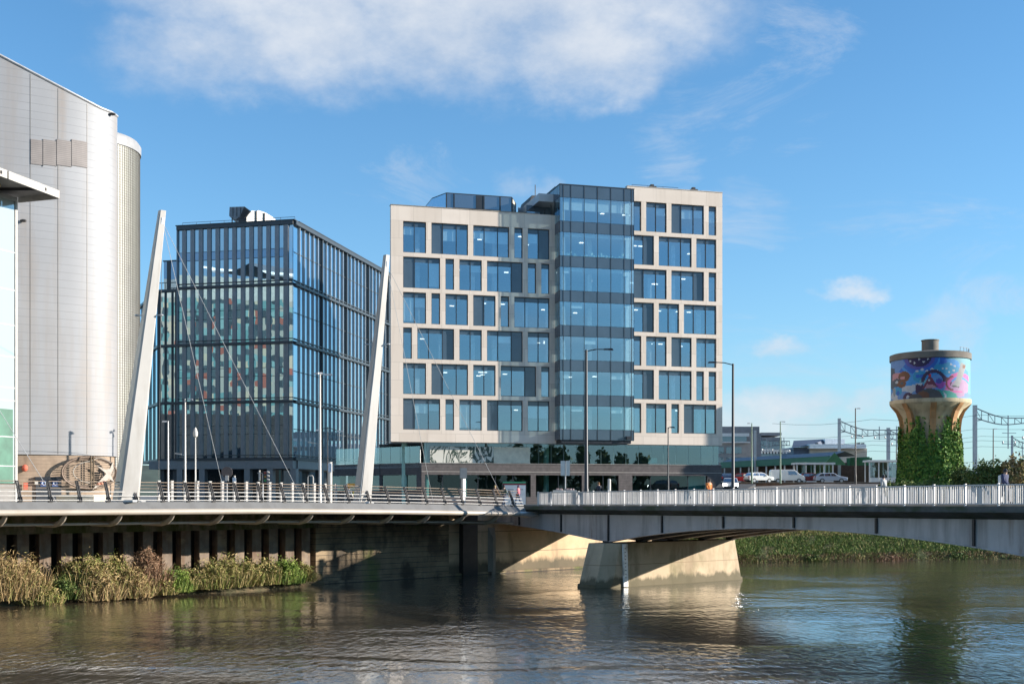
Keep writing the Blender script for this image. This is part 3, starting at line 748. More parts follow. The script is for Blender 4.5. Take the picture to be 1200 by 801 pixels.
mb = MB(); q0, q1 = Vector(poly[1]+(0,)), Vector(poly[2]+(0,)); d = (q1-q0); nn = Vector((d.y, -d.x, 0)).normalized()
mb.obox(q0+d*.04+nn*.02+Vector((0, 0, ZTL-.5)), d*.5, nn*.05, (0, 0, zph-ZTL+.4)); mb.build('penthouse_door_panel', M('beige_panel', (.5, .45, .36), .7), pr_)
mb = MB(); FM.box(mb, upx(612.5), upx(640), -3.4, -3.2, ZTL-.5, FM.z(620, 240.5, -3.3)); mb.build('roof_screen', mirror_glass('screen_glass', (.04, .055, .07), (.6, .75, .9), .25), ob)
mb = MB(); a, b = FM.u(618, -11), FM.u(640, -11)
za, zb_ = ZTL-.6, FM.z(625, 229, -11)
P_ = [FM.P(a-1.3, -11, za), FM.P(b, -11, za), FM.P(b, -11, zb_), FM.P(a+.6, -11, zb_)]
mb.add(P_+[p-FM.n*5 for p in P_], [(0, 1, 2, 3), (7, 6, 5, 4), (0, 4, 5, 1), (1, 5, 6, 2), (2, 6, 7, 3), (3, 7, 4, 0)]); mb.build('stair_housing', M('dark_cladding', (.09, .085, .085), .7), ob)
mb = MB(); p = FM.P(FM.u(628.5, -11), -11.5, zb_); mb.tube([p, p+Vector((0, 0, 1.5))], .06, 6)
for px in (764, 812.5): 
    p = FM.P(FM.u(px, -1.5), -1.5, ZTR); mb.box(p, .9, .7, .55, rz_f, base=True); mb.box(p+Vector((0, 0, .55)), .4, .4, .25, rz_f, base=True)
for u in (UR0+1+k*2. for k in range(3)): mb.bar(FM.P(u, -1, ZTR+.5), FM.P(u+2, -1, ZTR+.5), .04); mb.bar(FM.P(u, -1, ZTR), FM.P(u, -1, ZTR+.5), .04)
mb.build('roof_kit', m_dark, ob)
# podium
PO1, PO2 = -.9, -.7     # glazed storey behind, brick storey
zg0, zb0, zlt = FM.z(560, 543, PO1), FM.z(560, 543, PO2), FM.z(560, 556, PO2)
GZ = 6.05
ul = FM.u(494, PO2); ur = FM.u(845.5, PO2)
d50 = Vector((-.766, .643, 0)); c0 = FM.P(ul, PO2, 0)
mb = MB(); FM.box(mb, ul, ur, PO2-.5, PO2, zlt, zb0)
LW = [(FM.u(498, PO2), FM.u(622, PO2)), (FM.u(628, PO2), FM.u(682, PO2)), (FM.u(690, PO2), FM.u(725, PO2)), (FM.u(741, PO2), FM.u(829, PO2))]
zls = 6.9; e = ul
for a, b in LW:
    FM.box(mb, e, a, PO2-.5, PO2, GZ-.3, zlt); FM.box(mb, a, b, PO2-.5, PO2, GZ-.3, zls); e = b
FM.box(mb, e, ur, PO2-.5, PO2, GZ-.3, zlt)
# angled wing to the left
wn = Vector((-.643, -.766, 0)); Lw = 15.
def wq(t, o, z): return c0+d50*t+wn*o+Vector((0, 0, z))
mb.obox(wq(.02, -.5, zlt), d50*Lw, wn*.5, (0, 0, zb0-zlt)); mb.obox(wq(.02, -.5, GZ-.3), d50*.8, wn*.5, (0, 0, zlt-GZ+.3)); mb.obox(wq(.82, -.5, GZ-.3), d50*Lw, wn*.48, (0, 0, 1.9))
mb.build('podium_brickwork', m_brick, ob)
mb = MB(); FM.box(mb, ul-.05, ur+.05, PO2-.55, PO2+.08, zb0, zb0+.06); mb.obox(wq(.1, -.5, zb0), d50*Lw, wn*.58, (0, 0, .06)); FM.box(mb, ul, ur, PO2+.003, PO2+.03, zlt+.32, zlt+.40)
mb.build('podium_coping', M('podium_coping', (.34, .31, .28), .7), ob)
mb = MB()
FM.box(mb, ul, ur, PO2-9, PO2-.55, zb0-.45, zb0-.02); mb.prism([(c0.x, c0.y), (wq(Lw, 0, 0).x, wq(Lw, 0, 0).y), (wq(Lw, -8, 0).x, wq(Lw, -8, 0).y), FP(ul+1, PO2-9)], zb0-.45, zb0-.022)
FM.box(mb, UL0+.6, UR1-.6, -9.6, D0, ZB-.02, ZB+.02); mb.build('podium_slab', m_ceil, ob)
mb = MB(); FM.box(mb, ul-4, ur-.3, -6.6, -6.3, GZ, ZB-.05); mb.build('podium_core', M('podium_inner_wall', (.08, .085, .09), .8), ob)
# glazing of the podium
mb = MB(); fr = MB()
pxs = [497]+[500+i*14.6 for i in range(24)]; pxs = [p for p in pxs if p < 838]+[842]
us = [FM.u(p, PO1) for p in pxs]
for a, b in zip(us, us[1:]):
    FM.box(mb, a+.02, b-.02, PO1-.04, PO1, zb0+.07, ZB-.04); FM.box(fr, b-.02, b+.02, PO1-.1, PO1-.042, zb0+.06, ZB-.03)
FM.box(mb, us[-1]-.04, us[-1], PO1-7, PO1-.05, zb0+.07, ZB-.04)
pf = fr.build('podium_frames', M('pale_frame', (.3, .36, .36), .4), ob); mb.build('podium_glass', m_teal, pf)
mb = MB(); fr = MB(); sgl = []
for a, b in LW:
    n_ = max(2, int((b-a)/2.0))
    for i in range(n_):
        q0, q1 = a+(b-a)*i/n_, a+(b-a)*(i+1)/n_
        FM.box(mb, q0+.04, q1-.04, PO2-.34, PO2-.3, zls+.02, zlt-.02); sgl.append(mb); mb = MB()
        if i: FM.box(fr, q0-.04, q0+.04, PO2-.4, PO2-.26, zls, zlt)
mb.obox(wq(.9, -.25, GZ+1.62), d50*Lw, wn*.04, (0, 0, zlt-GZ-1.65))
sf = fr.build('shopfront_frames', m_frame, ob); mb.build('shopfront_glass', m_shop, sf)
for q in sgl: q.build('shopfront_glass', m_shop, sf)
# glass balustrade on the angled terrace
mb = MB(); fr = MB()
zbal = zat(522, c0.y)
for i in range(9):
    mb.obox(wq(.25+i*1.6, .02, zb0+.07), d50*1.54, wn*.03, (0, 0, zbal-zb0-.1))
    fr.obox(wq(.21+i*1.6, -.06, zb0+.06), d50*.05, wn*.06, (0, 0, zbal-zb0-.05))
bf = fr.build('balustrade_posts', m_galv, ob); mb.build('balustrade_glass', m_teal, bf)
# round columns, panels painted as a reflected sunlit wall with trees, lit teal room
m_tcol = M('teal_column', (.34, .55, .48), .5)
mb = MB()
for px in (499.5, 544):
    p = FM.P(FM.u(px, -1.6), -1.6, 0); mb.tube([p+Vector((0, 0, GZ)), p+Vector((0, 0, ZB))], .33, 14); mb.build('round_column', m_tcol, ob, True); mb = MB()
for px in (474, 640): 
    p = FM.P(FM.u(px, -3.2), -3.2, 0); mb.tube([p+Vector((0, 0, GZ)), p+Vector((0, 0, ZB))], .33, 14); mb.build('round_column', m_tcol, ob, True); mb = MB()
def reflection_mat():
    m, nt, N, L = new_mat('painted_reflection'); out = N('ShaderNodeOutputMaterial'); b = N('ShaderNodeBsdfPrincipled'); L(b.outputs[0], out.inputs[0])
    tc = N('ShaderNodeTexCoord'); mp = N('ShaderNodeMapping'); mp.inputs['Scale'].default_value = (1.5, 1.5, .7); L(tc.outputs['Object'], mp.inputs[0])
    n = N('ShaderNodeTexNoise'); n.inputs['Scale'].default_value = .55; n.inputs['Detail'].default_value = 4; n.inputs['Distortion'].default_value = 2.; L(mp.outputs[0], n.inputs[0])
    r = N('ShaderNodeValToRGB'); r.color_ramp.elements[0].position = .44; r.color_ramp.elements[0].color = (.62, .6, .53, 1); r.color_ramp.elements[1].position = .47; r.color_ramp.elements[1].color = (.03, .05, .04, 1)
    e = r.color_ramp.elements.new(.53); e.color = (.05, .08, .06, 1); e = r.color_ramp.elements.new(.56); e.color = (.62, .6, .53, 1)
    L(n.outputs[0], r.inputs[0]); L(r.outputs[0], b.inputs['Base Color']); return m
mb = MB(); FM.box(mb, FM.u(504, PO1), FM.u(578, PO1), PO1+.015, PO1+.03, zb0+.1, ZB-.45); mb.build('reflection_panel', reflection_mat(), ob)  # reflection painted into the panel colour: pale wall, dark tree shapes
mb = MB(); FM.box(mb, FM.u(578.5, PO1), FM.u(621, PO1), PO1+.015, PO1+.03, zb0+.1, ZB-.45); mb.build('pale_reflection_panel', M('pale_reflection_panel', (.66, .62, .5), .7), ob)  # plain pale part of the same painted reflection
mb = MB(); FM.box(mb, FM.u(806, -2), FM.u(826, -2), -2.2, -2.0, zls, zlt); FM.box(mb, FM.u(760, -3), FM.u(770, -3), -3.2, -3.0, zb0+.3, ZB-1.5); mb.build('teal_room_wall', M('teal_wall', (.30, .62, .52), .6), ob)
mb = MB(); p = FM.P(FM.u(731, PB+.5), PB+.5, FM.z(731, 510, PB)); 
mb = MB(); FM.box(mb, bx[-2]-.7, bx[-2]-.1, PB+.02, PB+.3, zbb+.15, zbb+.5); mb.build('security_camera', m_black, bay)

# ------------------------------------------------------------------ dark glass office block
GA = Vector((-28.2, 154, 0)); gf = Vector((.975, -.221, 0)).normalized(); gs = Vector((.221, .975, 0)).normalized()
gb = thing('glass_office_block', 'dark glass office block with grey vertical fins and rooftop ducts', 'building', (-36, 158, 6.1))
m_gfront = mirror_glass('reflective_glass', (.010, .028, .042), (.52, .74, .86), .60, wob=.022)
m_gside = mirror_glass('blue_side_glass', (.010, .028, .045), (.66, .84, .96), .58, wob=.02)
m_gband = mirror_glass('blue_band_glass', (.02, .05, .09), (.45, .65, .85), .35)
m_fin = M('grey_metal_fin', (.23, .245, .265), .4, .4, var=.1)
m_fin2 = M('pale_metal_fin', (.42, .44, .46), .35, .5, var=.1)
m_gfr = M('slate_frame', (.06, .07, .08), .4, .3, var=.1)
FF = Fac((GA.x-gf.x*16.4, GA.y-gf.y*16.4), (gf.x, gf.y)); FL = 16.4
FS = Fac((GA.x, GA.y), (gs.x, gs.y)); SLN = 58.
ZG = [zat(258, 154), zat(331, 154), zat(399.5, 154), zat(468.6, 154), zat(536, 154)]
mb = MB()
mb.prism([FF.P(0, -.2, 0)[:2], FF.P(FL-.2, -.2, 0)[:2], (FS.P(SLN, -.2, 0)).to_tuple()[:2], (FS.P(SLN, -.2, 0)-gf*16).to_tuple()[:2]], ZG[4]-.2, ZG[0]-.4)
core = mb.build('core', m_gfr, gb)
mg = MB(); mf = MB(); mh = MB(); mband = MB()
nb_ = 13; bw = (FL-.9)/nb_
for i in range(4):
    FF.box(mg, .1, FL-.02, -.18, -.1, ZG[i+1]+.1, ZG[i]-.1)
    zm = (ZG[i]+ZG[i+1])/2
    if i == 0: FF.box(mband, .1, FL-.02, -.095, -.08, zm-.55, zm+.45)
    FF.box(mh, .05, FL, -.1, .3, ZG[i+1]-.28, ZG[i+1]+.02)
    FF.box(mh, .05, FL, -.1, .12, ZG[i+1]+.32, ZG[i+1]+.42)
    FF.box(mh, .05, FL-.1, -.1, -.04, zm-.62, zm-.56)
    for z in (zm+.5,): FF.box(mh, .05, FL-.1, -.1, -.06, z-.03, z+.03)
for k in range(nb_+1):
    u = .75+k*bw
    if u < FL-.9: FF.box(mf, u, u+.56, -.1, .06, ZG[4]+.05, ZG[0]-.51)
for u in (.02, FL-.75): FF.box(mf, u, u+.12, -.1, .2, ZG[4]+.05, ZG[0]-.51)
FF.box(mh, 0, FL, -.1, .22, ZG[0]-.5, ZG[0]-.02)
mg.build('front_glass', m_gfront, gb); mband.build('spandrel_band', m_gband, gb)
mf.build('front_fins', m_fin, gb); mh.build('front_transoms', m_gfr, gb)
mg = MB(); mf = MB(); mh = MB()
nbay = 6; by = 9.4
for i in range(4):
    FS.box(mg, .05, SLN, -.18, -.1, ZG[i+1]+.1, ZG[i]-.1)
    FS.box(mh, .3, SLN, -.1, .3, ZG[i+1]-.3, ZG[i+1]+.02); FS.box(mh, .3, SLN, -.1, .1, ZG[i+1]+.3, ZG[i+1]+.42)
    zm = (ZG[i]+ZG[i+1])/2; FS.box(mh, .3, SLN, -.1, -.05, zm-.05, zm+.05)
FS.box(mh, .22, SLN, -.1, .35, ZG[0]-.5, ZG[0]-.02)
for k in range(nbay+1):
    u = .5+k*by
    if k: FS.box(mh, u-.22, u+.14, -.1, .16, ZG[4], ZG[0]-.52)
    for j in range(1, 6):
        uu = u+j*by/6
        if uu < SLN: FS.box(mf, uu-.06, uu+.06, -.1, .10, ZG[4]+.05, ZG[0]-.52)
mg.build('side_glass', m_gside, gb); mf.build('side_fins', m_fin2, gb); mh.build('side_transoms', m_gfr, gb)
# corner glazing, parapet railing, ground floor
mb = MB(); FF.box(mb, FL-.62, FL-.1, -.09, .0, ZG[4]+.1, ZG[0]-.9); mb.build('corner_glass', m_gside, gb)
mb = MB(); FF.box(mb, -.1, FL+.3, -1, .3, ZG[0], ZG[0]+.1); FS.box(mb, 1.1, SLN, -.9, .4, ZG[0], ZG[0]+.1)
for k in range(9): p = FF.P(k*2., -1.5, ZG[0]+.1); mb.tube([p, p+Vector((0, 0, .7))], .025, 5)
mb.bar(FF.P(0, -1.5, ZG[0]+.8), FF.P(16, -1.5, ZG[0]+.8), .05); mb.build('parapet', m_gfr, gb)
mb = MB()
FF.box(mb, -4, FL, -5, .15, ZG[4]-1.4, ZG[4]-.3); FS.box(mb, 1.2, SLN, -5, .15, ZG[4]-1.4, ZG[4]-.3)
for k in range(6): FF.box(mb, k*3.2-.0, k*3.2+.8, -.8, .1, 5.8, ZG[4]-1.4)
for k in range(1, 7): FS.box(mb, k*9.4, k*9.4+.8, -.8, .1, 5.8, ZG[4]-1.4)
mb.build('ground_floor_frame', m_fin, gb)
mb = MB(); FF.box(mb, -4, FL-3, -3.5, -3.3, 5.8, ZG[4]-1.4); FS.box(mb, 3, SLN, -3.5, -3.3, 5.8, ZG[4]-1.4); mb.build('shopfront', mirror_glass('shop_glass', (.012, .015, .018), (.6, .75, .8), .12), gb)
# lower stepped part on the left
zl1, zl2 = zat(338, 158), zat(306, 161)
uA = FF.u(186, -.5)
LFd = Vector((-.445, .895, 0)); pA = FF.P(uA, -.5, 0)
FLo = Fac((pA+LFd*18)[:2], (-LFd)[:2])
mb = MB(); mb.prism([FF.P(uA, -.7, 0)[:2], FF.P(.0, -.7, 0)[:2], (FF.P(0, -15, 0))[:2], (pA+LFd*18+Vector((.3, 0, 0)))[:2]], ZG[4]-.3, zl1-.3); mb.build('side_core', m_gfr, gb)
mb = MB(); mh = MB()
FF.box(mb, uA, -.02, -.66, -.58, ZG[4]-.3, zl1-.3); FLo.box(mb, 0, 18, -.1, -.02, ZG[4]-.3, zl1-.3)
for z in (zl1-.05, ZG[2]+.1, ZG[3]+.1, ZG[4]): 
    FF.box(mh, uA-.1, -.02, -.56, -.3, z-.35, z); FLo.box(mh, 0, 18.1, 0, .2, z-.36, z-.01)
for u in (uA, uA+.9, uA+1.9, -.5): FF.box(mh, u, u+.14, -.56, -.36, ZG[4]-.2, zl1-.42)
for u in (17.6, 14.5, 11.5, 8.5, 5): FLo.box(mh, u, u+.14, 0, .14, ZG[4]-.2, zl1-.42)
for u in (uA+.2, -.9): FF.box(mh, u, u+.6, -1.2, -.5, 5.8, ZG[4]-.36)
mb.build('side_glass', m_gside, gb); mh.build('side_frame', m_gfr, gb)
us_ = FF.u(192, -3)
mb = MB(); FF.box(mb, us_, -.05, -12, -3, zl1-.3, zl2); mb.build('setback_glass', m_gband, gb)
mb = MB(); FF.box(mb, us_-.1, -.03, -12.1, -2.9, zl2, zl2+.15); FF.box(mb, us_+.5, us_+1.0, -2.99, -2.9, zl1-.2, zl2); FF.box(mb, us_, -.05, -1.05, -1.0, zl1+.9, zl1+1.0)
for k in range(4): FF.box(mb, us_+.3+k*.5, us_+.34+k*.5, -1.05, -1.0, zl1-.05, zl1+.9)
mb.build('setback_frame', m_gfr, gb)
# rooftop ductwork: louvred hood on legs, pale duct stepping down
dk = thing('roof_ductwork', 'grey louvred hood and pale stepped air ducts on the dark glass block roof', 'air duct', (-35, 162, ZG[0]))
yd = 161.
mb = MB(); a, b = pt(268, 258, yd), pt(268, 242, yd); c, d = pt(287, 241, yd), pt(287, 254, yd); e_ = pt(281, 259, yd)
side = [pt(268.5, 253, yd), pt(269, 242.5, yd), pt(286.5, 242, yd), pt(294, 247.5, yd), pt(287.5, 255.5, yd), pt(282, 253, yd), pt(276, 257, yd)]
mb.add(side+[p+Vector((0, 3.2, 0)) for p in side], [tuple(range(7)), tuple(range(7, 14))[::-1]]+[(i, (i+1) % 7, 7+(i+1) % 7, 7+i) for i in range(7)]); mb.build('hood', M('hood_metal', (.22, .225, .24), .45, .5, var=.2, vs=2), dk)
mb = MB()
for i in range(6): q = side[2].lerp(side[3], (i+.3)/6); r_ = Vector(side[5]).lerp(side[4], (i+.3)/6); mb.bar(q-Vector((0, .06, 0)), r_-Vector((0, .06, 0)), .09)
for i in range(3): q = pt(273+i*4.5, 242.5, yd-.04); r_ = pt(273+i*4.5, 253.5, yd-.04); mb.bar(q, r_, .07)
mb.build('louvres', m_dark, dk)
du = [pt(x, y, yd+(x-289)*.085) for x, y in ((289, 259.5), (289, 255), (295, 247), (302, 247), (303, 246.5), (306, 247.5), (311, 249), (319, 254), (325, 259))]
n_ = len(du)
mb = MB(); mb.add(du+[p+Vector((0, 2.6, 0)) for p in du], [tuple(range(n_)), tuple(range(n_, 2*n_))[::-1]]+[(i, (i+1) % n_, n_+(i+1) % n_, n_+i) for i in range(n_)]); mb.build('duct', M('pale_duct', (.85, .80, .72), .5, var=.1), dk)
mb = MB()
for px in (300.5, 310): mb.bar(pt(px, 247 if px < 305 else 249.5, yd+(px-289)*.085-.1), pt(px, 259.5, yd+(px-289)*.085-.1), .28, .1)
mb.build('duct_flange', m_dark, dk)
mb = MB()
for px in (279, 272, 290): p = pt(px, 255.5, yd+.8); mb.tube([p, Vector((p.x, p.y, ZG[0]-.5))], .09, 6)
mb.build('leg', m_galv, dk)
# ------------------------------------------------------------------ curved silver stadium on the left
st = thing('stadium', 'curved silver metal-clad stadium wall with sloping roofline', 'stadium', (-42, 104, 6.1))
e1 = Vector((.90, .436, 0)).normalized(); e2 = Vector((-e1.y, e1.x, 0)); P0 = Vector((-43.4, 98, 0))
def curve(a, b=5., n=60, ex=3.2):
    out = []
    for i in range(n+1):
        s = -1+2*i/n; s = math.copysign(1-(1-abs(s))**1.8, s); d = 1-(max(0, 1-abs(s)**ex))**(1/ex)
        out.append(P0+e1*(a*s)+e2*(b*d))
    for k in range(1, 8): out.append(out[n]+e2*(k*1.5))
    return out
def pxof(p): return CX+F*p.x/p.y
lo, hi = 8., 16.
for _ in range(30):
    md = (lo+hi)/2
    if max(pxof(p) for p in curve(md)) > 137.5: hi = md
    else: lo = md
CV = curve(lo)
TOPY = [(-60, 34), (0, 65), (118, 127), (131, 132), (138, 137)]
def ztopst(p): return zat(interp(TOPY, pxof(p)), p.y)
zst = zat(532, 99.5)
m_silver = M('silver_cladding', (.285, .29, .305), .6, .1, var=.07, vs=.2, spec=.4, seams=(.66, .045, (.225, .228, .24)), stain=(.24, .19, .15), sscale=(.45, .45, .04), slo=.50, shi=.72, samt=.5, bump=.03, bs=2)
mb = MB(); tops = []
last = None
for i, p in enumerate(CV):
    tops.append(ztopst(p) if i <= 60 else tops[60])
n = len(CV)
mb.add([(p.x, p.y, zst) for p in CV]+[(p.x, p.y, z) for p, z in zip(CV, tops)], [(i, i+1, n+i+1, n+i) for i in range(n-1)])
cl = mb.build('cladding', m_silver, st, True)
# sloping roof edge and back
mb = MB(); mb.tube([(p.x, p.y, z+.02) for p, z in zip(CV, tops)], .12, 6); mb.build('roof_edge', M('roof_edge_metal', (.5, .5, .5), .4, .4), st, True)
bk = [p+e2*14 for p in CV]
mb = MB(); mb.add([(p.x, p.y, z-.02) for p, z in zip(CV, tops)]+[(p.x+e2.x*30, p.y+e2.y*30, z-.02) for p, z in zip(CV, tops)], [(i, i+1, n+i+1, n+i) for i in range(n-1)]); mb.build('roof', M('standing_seam_roof', (.42, .43, .45), .5, .4), st)
# base of stained brick
m_sbase = M('stained_base_brick', (.30, .225, .165), .85, var=.22, vs=1.2, seams=(.3, .03, (.2, .15, .11)), stain=(.13, .09, .06), sscale=(.8, .8, .15), slo=.5, shi=.66, samt=.7)
ctr = sum(CV, Vector())/n
mb = MB(); inn = [p+(ctr-p).normalized()*.25 for p in CV]
mb.add([(p.x, p.y, 5.9) for p in inn]+[(p.x, p.y, zst+.15) for p in inn], [(i, i+1, n+i+1, n+i) for i in range(n-1)]); mb.build('brick_base', m_sbase, st)
mb = MB(); mb.add([(p.x, p.y, zst) for p in CV]+[(p.x, p.y, zst) for p in inn], [(i, i+1, n+i+1, n+i) for i in range(n-1)]); mb.build('soffit', m_dark, st)
def SQ(px, out=0.):
    for a, b in zip(CV, CV[1:]):
        xa, xb = pxof(a), pxof(b)
        if xa <= px <= xb and xb > xa:
            p = a.lerp(b, (px-xa)/(xb-xa)); d = (b-a).normalized(); return p+Vector((d.y, -d.x, 0))*out, d, Vector((d.y, -d.x, 0))
    raise ValueError(px)
def spanel(mb, x0, x1, y0, y1, out=.05, th=.06, N=3):
    pa, d, nn = SQ((x0+x1)/2)
    za, zb_ = zat(y1, pa.y), zat(y0, pa.y)
    for i in range(N):
        a, _, na = SQ(lerp(x0, x1, i/N), out); b, _, nb2 = SQ(lerp(x0, x1, (i+1)/N), out)
        mb.obox(a-nn*th+Vector((0, 0, za)), b-a, nn*th, (0, 0, zb_-za))
mb = MB()
for x in (35.5, 68, 102): spanel(mb, x-.25, x+.25, interp(TOPY, x)+3, 531.5, .02, .04, 1)
mb.build('cladding_joint', M('joint_strip', (.22, .20, .18), .5, .4), st)
mb = MB()
for a, b in ((36, 50), (50.5, 66), (66.5, 83.5), (84, 102)): spanel(mb, a, b+.1, 164+(a-36)*.02, 193+(a-36)*.05, .06, .08)
mb.build('louvre_panel', M('beige_grey_louvre', (.24, .215, .205), .7, var=.12, vs=1, seams=(.16, .04, (.17, .155, .15))), st)
mb = MB()
for x in (50.2, 66.2, 83.7): spanel(mb, x-.25, x+.25, 164, 195, .075, .06, 1)
mb.build('louvre_joint', m_dark, st)
mb = MB(); mb.lathe([(5.3, zst-3.2), (5.3, zat(150, 112))], (-41.5+.0, 115.2, 0), 40); 
cy = Vector((-41.4, 115.3, 0))
lo, hi = -46., -36.
for _ in range(30):
    md = (lo+hi)/2; c = Vector((md, 115.3, 0)); mx_ = max(CX+F*(md+5.*math.cos(a))/(115.3+5.*math.sin(a)) for a in [i*.02 for i in range(-160, 160)])
    if mx_ > 164: hi = md
    else: lo = md
cy = Vector((lo, 115.3, 0))
m_mesh = M('tan_mesh_cladding', (.20, .205, .195), .55, .3, var=.14, vs=.5, stain=(.23, .235, .20), sscale=(.3, .3, .06), slo=.5, shi=.6, samt=.6, seams=(.24, .06, (.13, .115, .09)))
zc_ = zat(152, 110.5)
mb = MB(); mb.lathe([(5., 5.9), (5., zc_)], cy, 48); mb.build('mesh_drum', m_mesh, st, True)
mb = MB()
for k in range(110):
    a = 2*math.pi*k/110; p = cy+Vector((5.0*math.cos(a), 5.0*math.sin(a), 0)); mb.box(p+Vector((0, 0, 5.9)), .05, .05, zc_-6.0, a, base=True)
mb.build('drum_mullions', M('tan_mullion', (.15, .14, .125), .6), st)
mb = MB(); mb.lathe([(5.12, zc_-.75), (5.14, zc_), (4.9, zc_+.35), (.1, zc_+1.1)], cy, 48); mb.build('drum_cap', M('pale_cap', (.28, .28, .285), .5), st, True)
for px, py in ((129, 134), (27, 259)): 
    mb = MB()
    p, d, nn = SQ(px, .1); mb.ell((p.x+nn.x*.15, p.y+nn.y*.15, zat(py, p.y)), .3, .2, .12); mb.build('floodlight', m_dark, st)
# doors with ring marks
p, d, nn = SQ(57)
mb = MB(); spanel(mb, 42, 72, 562, 592, .0, .3, 2); dr = mb.build('double_door', M('dark_door', (.035, .04, .05), .5), st)
mb = MB(); spanel(mb, 41, 73, 558.5, 562, .12, .5, 2); mb.build('door_canopy', m_black, dr)
m_ring = M('blue_white_sign', (.55, .62, .75), .5)
mb = MB(); md_ = MB()
for px in (51, 64.5):
    q, dd, n2 = SQ(px, .04); c = Vector((q.x, q.y, zat(566, q.y)))
    md_.obox(c-dd*.24-Vector((0, 0, .24)), dd*.48, n2*.02, (0, 0, .48))
    mb.tube([c+n2*.05+dd*.14*math.cos(k*math.pi/8)+Vector((0, 0, .14*math.sin(k*math.pi/8))) for k in range(17)], .035, 5, False)
md_.build('door_sign', M('blue_sign', (.05, .10, .28), .5), dr); mb.build('ring_mark', m_ring, dr)
mb = MB(); q, dd, n2 = SQ(29, .05); mb.ell((q.x, q.y, zat(548, q.y)), .25, .25, .3); mb.obox(q-dd*.12+Vector((0, 0, zat(573, q.y))), dd*.35, n2*.2, (0, 0, .55)); mb.build('alarm_box', M('red_alarm', (.55, .12, .07), .5), st)
mb = MB(); q, dd, n2 = SQ(40.5, .03); mb.obox(q+Vector((0, 0, zat(567, q.y))), dd*.25, n2*.1, (0, 0, .3)); mb.build('notice', m_steel_w, st)
# wall sculpture: oval rings, slats, upright pole and a white star-like figure
q0, d0, n0 = SQ(103, .35)
sc_ = thing('wall_sculpture', 'large oval metal sculpture with white star shaped figure on the stadium base', 'sculpture', (q0.x, q0.y, zat(570, q0.y)))
mpp = q0.y/F
def sp_(px, py, o=0.): return q0+d0*((px-103)*mpp)+n0*o+Vector((0, 0, zat(py, q0.y)))
mb = MB()
for cx_, cy_, rx, ry, r in ((103, 553.5, 33, 18.5, .10), (103, 553.5, 31, 16.5, .045)):
    mb.tube([sp_(cx_+rx*math.cos(a), cy_+ry*math.sin(a)) for a in [2*math.pi*i/40 for i in range(41)]], r, 6, False)
mb.build('outer_ring', M('rusty_bronze', (.14, .10, .075), .6, .3, var=.3, vs=3), sc_)
mb = MB()
for i in range(11):
    y = 539+i*2.7; w = 30*math.sqrt(max(0, 1-((y-553.5)/16.5)**2)); mb.bar(sp_(103-w, y, -.05), sp_(103+w, y, -.05), .05)
mb.build('slats', M('bronze_slat', (.17, .125, .09), .6, .3), sc_)
mb = MB(); mb.tube([sp_(108+25*math.cos(a), 553+13*math.sin(a), .06) for a in [math.radians(100+i*8) for i in range(21)]]+[sp_(112+20*math.cos(a), 550+14*math.sin(a), .06) for a in [math.radians(270+i*8) for i in range(16)]], .04, 6); mb.build('inner_ring', M('dull_white_tube', (.32, .29, .25), .6), sc_)
mb = MB(); mb.bar(sp_(104, 534, .1), sp_(104, 572, .1), .1); mb.bar(sp_(107, 534, .1), sp_(107, 572, .1), .1); mb.build('pole', M('bronze_pole', (.2, .15, .1), .6, .3), sc_)
star = [(110, 545), (121, 549.5), (126.5, 548.5), (130, 541), (131, 548), (127.5, 556), (131.5, 564), (125, 560.5), (118, 566), (105, 573.5), (113, 564), (122, 554.5)]
mb = MB(); A2 = [sp_(x, y, .22) for x, y in star]; B2 = [sp_(x, y, .08) for x, y in star]; k_ = len(star)
mb.add(A2+B2, [tuple(range(k_)), tuple(range(k_, 2*k_))[::-1]]+[(i, (i+1) % k_, k_+(i+1) % k_, k_+i) for i in range(k_)]); mb.build('star_figure', M('weathered_white', (.40, .35, .30), .6, var=.2, vs=3), sc_)
mb = MB()
for x, y in ((112, 567), (115.5, 566), (119, 564.5)): mb.ell(sp_(x, y, .3), .16, .1, .12, 7, 5)
mb.build('coral_beads', M('coral_paint', (.6, .25, .16), .6), sc_)
bn = thing('curved_bench', 'low cream curved bench in front of the stadium base', 'bench', (pt(95, 585, 95).x, 95, 6.3))
mb = MB(); pl = [pt(66, 582, 96), pt(76, 578, 95), pt(92, 576.5, 94.4), (pt(110, 577, 94.5)), pt(124, 581, 95.3)]
for a, b in zip(pl, pl[1:]):
    mb.obox((a.x, a.y, 6.0), (b.x-a.x, b.y-a.y, 0), (.1, .9, 0), (0, 0, 1.05))
mb.build('body', M('cream_render', (.6, .53, .42), .7, var=.1), bn)
mb = MB()
for a, b in zip(pl, pl[1:]): mb.obox((a.x, a.y-.05, 7.06), (b.x-a.x, b.y-a.y, 0), (.1, 1.0, 0), (0, 0, .08))
mb.build('top', M('bench_top', (.66, .6, .5), .6), bn)

